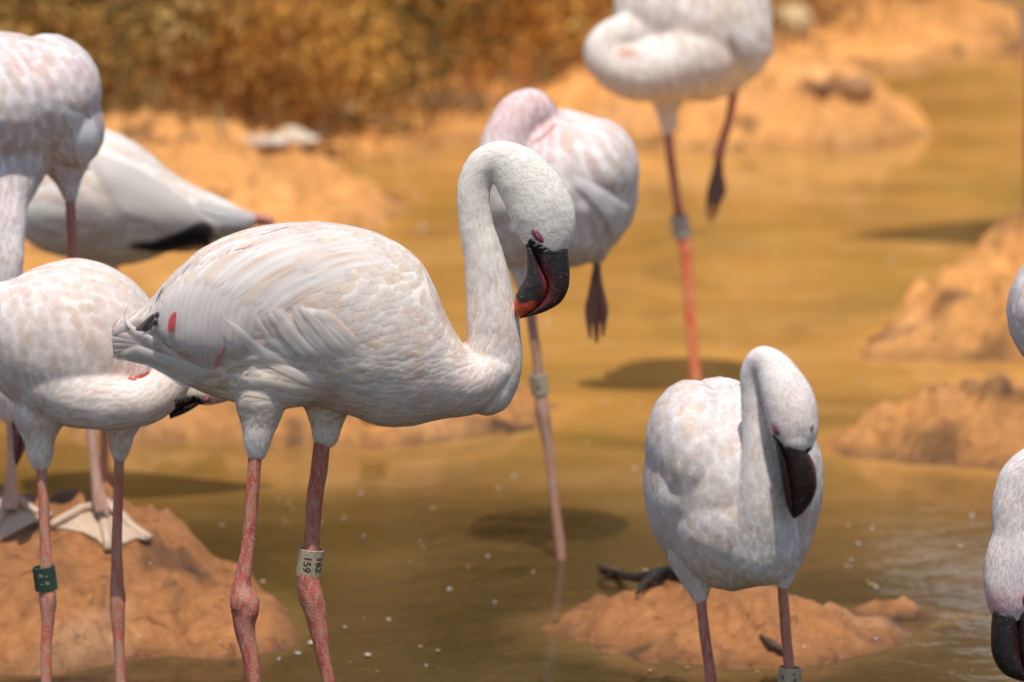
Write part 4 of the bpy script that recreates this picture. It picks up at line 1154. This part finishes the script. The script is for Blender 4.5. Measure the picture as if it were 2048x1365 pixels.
for k in range(6):
    E_.quill([(1130+k*14, 350+k*6), (1175+k*10, 380+k*5), (1215+k*6, 430-k*3), (1228+k*5, 470-k*12)], 26, 9, col=(.84, .79, .77), arch=.15)
E_.quill([(1118, 240), (1100, 262), (1078, 278), (1058, 292)], 7, 2, name='face_edge', col=(.62, .22, .22), kind='point')
E_.quill([(1092, 188), (1106, 202), (1113, 222)], 12, 2, name='bill_edge', col=(.45, .07, .10), kind='point')
e1 = E_.limb([(1060, 580, 30, 11), (1064, 640, 30, 10), (1074, 720, 30, 9.5), (1080, 780, 30, 11), (1085, 820, 30, 14), (1090, 850, 30, 13), (1097, 900, 30, 10), (1110, 1010, 30, 9.5), (1120, 1090, 30, 10), (1124, 1150, 30, 10)], mat_leg('leg_skin_dull', (.50, .28, .20), (.47, .20, .14), (.42, .30, .20)))
E_.wet_foot(1124, 30, M_LEGP, e1)
E_.band(1078, 768, 30, 18, 44, M_BAND, M_INK, 8, [('- =', -10, 0)], 16, 1)
def hang_foot(bird, leg, top, L, hw, w, mat, tilt=0):
    """a folded webbed foot hanging straight down: three toes with the web gathered between"""
    for k, (dx, ll, rr) in enumerate([(-.6, .93, .27), (0, 1, .32), (.6, .90, .26)]):
        pts = [(top[0], top[1], w, hw*.30), (top[0]+dx*hw*.5, top[1]+L*.22, w+6*(k-1), hw*rr), (top[0]+dx*hw+tilt*.5, top[1]+L*.52, w+8*(k-1), hw*(rr+.06)),
               (top[0]+dx*hw*1.0+tilt*.8, top[1]+L*.76*ll+4, w+6*(k-1), hw*rr*.8), (top[0]+dx*hw*.8+tilt, top[1]+L*ll, w, hw*.10)]
        bird.limb(pts, mat, name='toe', n=12, flat=.75, seed=k).parent = leg
    Q = [(top[0], top[1]), (top[0]-hw*.9, top[1]+L*.45), (top[0]-hw*.95, top[1]+L*.56), (top[0]-hw*.7+tilt*.8, top[1]+L*.80), (top[0]-hw*.3+tilt*.8, top[1]+L*.72), (top[0]+tilt, top[1]+L*.88), (top[0]+hw*.35+tilt*.8, top[1]+L*.70), (top[0]+hw*.7+tilt*.8, top[1]+L*.77), (top[0]+hw*.95, top[1]+L*.56), (top[0]+hw*.8, top[1]+L*.42)]
    V = [(x, -y, w+4) for x, y in Q]+[(x, -y, w-4) for x, y in Q]; n = len(Q)
    F = [tuple(range(n))[::-1], tuple(range(n, 2*n))]+[(i, (i+1) % n, n+(i+1) % n, n+i) for i in range(n)]
    o = bird.put('web', V, F, mat, smooth=False); o.parent = leg
e2 = E_.limb([(1192, 490, 0, 8), (1195, 520, 0, 6.5), (1193, 545, 0, 9), (1192, 560, 0, 12)], M_LEGDK, name='raised_leg')
hang_foot(E_, e2, (1193, 545), 142, 25, 0, mat_leg('foot_skin_brown', (.30, .125, .085), (.33, .10, .07), (.17, .10, .07)))

# ================================================================== 6. upper right bird
B = Blob()
B.ell(1398, 40, 0, 148, 165, 165, 8); B.ell(1460, 60, 20, 84, 108, 120, 14); B.ell(1330, 20, 60, 105, 110, 100, 0); B.ell(1500, 70, 10, 44, 66, 60, 20)
B.tube([(1390, 110, 90, 84), (1330, 132, 115, 72), (1270, 142, 125, 60), (1225, 125, 125, 50), (1214, 98, 120, 46), (1240, 72, 118, 42), (1290, 66, 110, 42), (1340, 50, 100, 42)], .95)
B.tube([(1335, 170, 10, 46), (1334, 215, 10, 24), (1336, 245, 10, 18), (1337, 265, 10, 12)], 1)
B.build(4.4, 8, [(4, .013)])
Fb = Bird(8.35, (1398, 801), 'flamingo at the upper right standing on one bright orange leg, neck curled', B, (.92, .85, .79))
def f_tint(V, c):
    k = (np.exp(-((V[:, 0]-1256)/22)**2-((-V[:, 1]-106)/12)**2))[:, None]
    return c*(1-k)+k*np.array([.55, .22, .10])
Fb.body(None, f_tint)
CF = [(1400, 60, .5, .8, 50, 30, 2), (1480, 60, .6, .8, 48, 24, 2.4), (1520, 100, .5, .8, 40, 20, 2), (1300, 20, 0, 1, 44, 28, 1.8), (1380, 150, .3, 1, 34, 18, 1.8), (1250, 160, 1, .1, 20, 9, 1), (1200, 110, 0, 1, 18, 8, 1), (1280, 75, -1, 0, 18, 8, 1), (1336, 240, 0, 1, 18, 7, 2)]
Fb.plumage(make_field(CF), 5000, 61, 1., .42, stain=.1, soft=True)
for k in range(7):
    Fb.quill([(1450+k*6, 40+k*4), (1470+k*8, 75+k*3), (1490+k*7, 110-k*2), (1490+k*8, 150-k*9)], 20, 8, col=(.88, .83, .79), arch=.15)
f1 = Fb.limb([(1336, 250, 10, 10), (1340, 300, 10, 9), (1350, 380, 10, 9), (1360, 440, 10, 10), (1367, 475, 10, 12), (1371, 500, 10, 13), (1374, 530, 10, 11), (1378, 600, 10, 10), (1386, 700, 10, 10.5), (1394, 780, 10, 11), (1400, 860, 10, 11)], M_LEGO)
f1.data.materials.clear(); f1.data.materials.append(M_LEGO); f1.data.materials.append(M_LEG)
for p_ in f1.data.polygons:
    zc = sum(c1.data.vertices[0].co.z*0+f1.data.vertices[v].co.z for v in p_.vertices)/len(p_.vertices)
    if zc > (801-470)/FPX*8.35: p_.material_index = 1
Fb.wet_foot(1404, 10, M_LEGO, f1)
Fb.band(1361, 453, 10, 19, 44, mat_plain('band_grey', (.46, .46, .42), .4, .3, 300, .0005), M_INK, 10, [('= -', -8, 0)], 17, 1)
f2 = Fb.limb([(1472, 150, -10, 12), (1466, 200, -10, 9), (1455, 250, -10, 9), (1443, 290, -10, 10), (1437, 315, -10, 13)], M_LEGP, name='raised_leg')
hang_foot(Fb, f2, (1437, 300), 150, 17, -10, mat_leg('foot_skin_dark_grey', (.19, .12, .09), (.26, .09, .06), (.12, .085, .07)), -14)

# ================================================================== 7. right front bird facing the camera
B = Blob()
B.ell(1466, 975, -20, 178, 208, 240, 0); B.ell(1400, 925, 0, 106, 168, 210, 12); B.ell(1545, 960, -20, 98, 150, 210, -8)
B.ell(1462, 1050, 80, 120, 128, 140, 0); B.ell(1345, 985, -40, 58, 132, 190, 6); B.ell(1594, 985, -40, 52, 128, 180, -6); B.ell(1440, 850, -60, 90, 98, 140, 0)
B.tube([(1520, 1090, 150, 82), (1526, 1030, 185, 62), (1524, 970, 205, 48), (1520, 900, 212, 36), (1512, 840, 214, 29), (1506, 785, 216, 25), (1507, 745, 222, 25), (1525, 722, 236, 30), (1548, 738, 250, 36),
        (1565, 772, 262, 46), (1580, 812, 270, 53), (1588, 850, 274, 50), (1590, 878, 276, 38)], .95)
B.ell(1590, 880, 282, 34, 30, 34)
B.tube([(1385, 1110, 40, 50), (1392, 1150, 40, 34), (1398, 1180, 40, 22), (1401, 1198, 40, 14)], 1)
B.tube([(1580, 1080, 20, 44), (1574, 1120, 20, 30), (1568, 1150, 20, 20), (1566, 1170, 20, 13)], 1)
B.build(3.8, 7, [(3, .018)])
Bb = Bird(5.55, (1500, 1785), 'flamingo at the lower right facing the camera, head hanging over its breast', B, (.865, .80, .765))
Bb.body([(1546, 866), (1562, 885), (1580, 902), (1600, 906), (1622, 893), (1640, 930), (1540, 930)], face_w=258)
CB = [(1400, 800, -.4, .9, 34, 26, 1.8), (1330, 880, -.45, .9, 38, 30, 2.2), (1310, 1000, .1, 1, 40, 26, 2), (1400, 950, -.1, 1, 38, 30, 2.2), (1440, 860, 0, 1, 34, 26, 2), (1460, 1020, .1, 1, 32, 22, 1.6), (1400, 1110, .4, .9, 26, 15, 1.4),
      (1520, 1100, .1, 1, 22, 12, 1.2), (1520, 1160, 0, 1, 22, 12, 1.2), (1525, 980, 0, 1, 17, 8, 1), (1510, 850, 0, 1, 12, 5, .8), (1505, 760, .1, 1, 11, 4.5, .8), (1530, 710, -.8, 0, 11, 4.5, .8), (1575, 800, -.35, -1, 11, 4.5, .8), (1590, 860, -.2, -1, 9, 4, .6),
      (1630, 980, .1, 1, 38, 22, 2), (1600, 1080, -.2, 1, 30, 18, 1.6), (1398, 1180, .1, 1, 14, 6, 1.6), (1568, 1150, 0, 1, 14, 6, 1.6)]
def b_ft(p, c, uva):
    if p[2] > 195: return c*np.array([.95, .97, .95])
    if -p[1] > 1060: return c*np.array([1, .95, .9])
    return c
fb_ = make_field(CB)
def not_head(P): return ~((P[:, 2] > 185) & (-P[:, 1] < 1000))
Bb.plumage(fb_, 16000, 71, 1., .38, not_head, stain=.07, tintf=b_ft, big=lambda p, n, L: n[2] > .05 and L > 30, singles=200)
Bb.plumage(fb_, 30000, 72, 1.15, .42, lambda P: (P[:, 2] > 175) & (-P[:, 1] < 1030), stain=.0, kind='point', name='neck_down', rows=4, cols=3, tintf=b_ft, jitter=.25, arch=.03, liftk=.25)
Bb.bill([(1606, 892), (1626, 925), (1633, 965), (1624, 1000), (1605, 1026), (1589, 1038)], [(1560, 892), (1572, 930), (1578, 968), (1582, 1000), (1585, 1020), (1587, 1036)], [(1548, 874), (1556, 925), (1562, 965), (1568, 995), (1576, 1018), (1585, 1036)],
        [32, 30, 27, 22, 15, 7], [34, 35, 33, 27, 18, 7], [278, 274, 268, 260, 254, 250],
    lambda t, c: mixc(mixc(BLK, np.array([.022, .012, .011]), t*4), np.array([.13, .022, .024]), (c-.7)*3.5) if c > -.8 else BLK, lambda t, c: mixc(BLK, np.array([.33, .08, .075]), (c-.72)*6*min(1, t*5)))
Bb.eye(1553, 860, 7, 12, 25)
Bb.eye(1624, 856, 3, 7, -15)
b1 = Bb.limb([(1400, 1175, 40, 12), (1403, 1205, 40, 10.5), (1409, 1270, 40, 10.5), (1418, 1330, 40, 11), (1426, 1400, 40, 13), (1430, 1450, 40, 21), (1430, 1490, 40, 17), (1434, 1560, 40, 12), (1445, 1700, 40, 12), (1455, 1830, 40, 12)], M_LEG)
b2 = Bb.limb([(1566, 1150, 20, 12), (1566, 1180, 20, 10.5), (1570, 1240, 20, 10.5), (1575, 1300, 20, 10.5), (1579, 1360, 20, 11), (1583, 1400, 20, 18), (1585, 1430, 20, 21), (1586, 1480, 20, 15), (1588, 1600, 20, 12), (1592, 1830, 20, 12)], M_LEG, seed=4)
Bb.wet_foot(1452, 40, M_LEG, b1); Bb.wet_foot(1592, 20, M_LEG, b2)
Bb.band(1579, 1358, 20, 23.5, 48, M_BAND, M_INK, -4, [('- = -', 26, 0), ('= -', -40, 0)], 18, 1)

# ================================================================== 8. right edge bird, mostly outside the frame
B = Blob()
B.ell(2165, 622, -30, 152, 148, 220, 0); B.ell(2090, 625, 0, 76, 104, 150, 0)
B.tube([(2230, 700, 60, 95), (2270, 820, 100, 70), (2262, 930, 110, 52), (2220, 1000, 115, 44), (2170, 985, 118, 40), (2135, 945, 120, 40), (2090, 932, 122, 43), (2048, 958, 124, 50, .9), (2034, 1020, 126, 52, .9), (2034, 1075, 128, 52, .9), (2030, 1130, 130, 62, .8), (2028, 1180, 130, 60, .8), (2026, 1215, 130, 44, .8)], .95)
B.tube([(2140, 740, -20, 50), (2140, 790, -20, 28), (2140, 830, -20, 16)], 1)
B.tube([(2230, 740, -60, 50), (2230, 790, -60, 28), (2230, 830, -60, 16)], 1)
B.build(4.0, 7, [(3, .018)])
G = Bird(5.75, (2180, 1683), 'flamingo cut off by the right edge, black bill hanging low', B, (.83, .765, .76))
G.body([(1982, 1232), (1996, 1238), (2022, 1246), (2042, 1238), (2056, 1215), (2075, 1200), (2110, 1300), (1970, 1300)], lambda V, c: c*(1-.0*V[:, :1])-(np.exp(-((V[:, 0]-1992)/40)**2-((-V[:, 1]-1215)/34)**2)+np.exp(-((V[:, 0]-2060)/26)**2-((-V[:, 1]-1195)/30)**2))[:, None]*np.array([.02, .22, .20]))
CG = [(2060, 560, -.4, 1, 40, 28, 2), (2020, 640, .1, 1, 40, 26, 2), (2120, 620, -.2, 1, 40, 28, 2), (2060, 720, .4, 1, 34, 20, 2), (2060, 930, .7, -.7, 14, 5, 1.4), (2020, 1010, .1, -1, 16, 6, 1.4), (2020, 1080, .1, -1, 16, 6, 1.2), (2010, 1160, .1, -1, 14, 5, 1), (2060, 1150, .1, -1, 14, 5, 1), (2200, 950, -.3, 1, 18, 8, 1)]
fg = make_field(CG)
def g_ft(p, c, uva):
    y = -p[1]
    k = math.exp(-((p[0]-1992)/34)**2-((y-1215)/30)**2); return c*(1-k*np.array([.02, .28, .25]))
G.plumage(fg, 7000, 81, 1., .42, lambda P: -P[:, 1] < 850, stain=.08)
G.plumage(fg, 30000, 82, 1.2, .30, lambda P: -P[:, 1] >= 850, stain=0, kind='point', name='neck_down', rows=4, cols=3, jitter=.25, arch=.05, tintf=g_ft, liftk=.12)
G.bill([(1986, 1222), (1983, 1265), (1986, 1310), (2006, 1345), (2036, 1360), (2066, 1366)], [(2036, 1236), (2038, 1272), (2040, 1305), (2048, 1332), (2060, 1352), (2070, 1365)], [(2068, 1205), (2070, 1260), (2074, 1300), (2078, 1325), (2082, 1345), (2076, 1363)],
       [40, 38, 35, 30, 20, 8], [36, 38, 38, 32, 20, 8], [130]*6, lambda t, c: mixc(BLK, np.array([.06, .014, .016]), (-.1-c)*1.2), lambda t, c: mixc(BLK, np.array([.12, .03, .03]), (c-.75)*5))
G.eye(2052, 1200, 8, 12, 10)
for k, (x, ww) in enumerate(((2140, -20), (2230, -60))):
    g_ = G.limb([(x, 820, ww, 12), (x+2, 1000, ww, 11), (x+3, 1100, ww, 20), (x+4, 1150, ww, 16), (x+6, 1300, ww, 11), (x+10, 1740, ww, 11)], M_LEG)
    G.wet_foot(x+9, ww, M_LEG, g_)

# ================================================================== 9. one more, just outside the right edge: only its shadow and its leg's reflection reach the picture
def copy_tree(o, parent=None):
    c = o.copy(); COL.objects.link(c); c.parent = parent
    for ch in o.children: copy_tree(ch, c)
    return c
nb = copy_tree(D.root); nb.location = (.915, 9.8, 0); nb.rotation_euler = (0, 0, math.pi+.1); nb.scale = (1.36,)*3
nb['label'] = 'flamingo at the right edge above the frame, one dark leg and its shadow showing'
sc.render.film_transparent = False
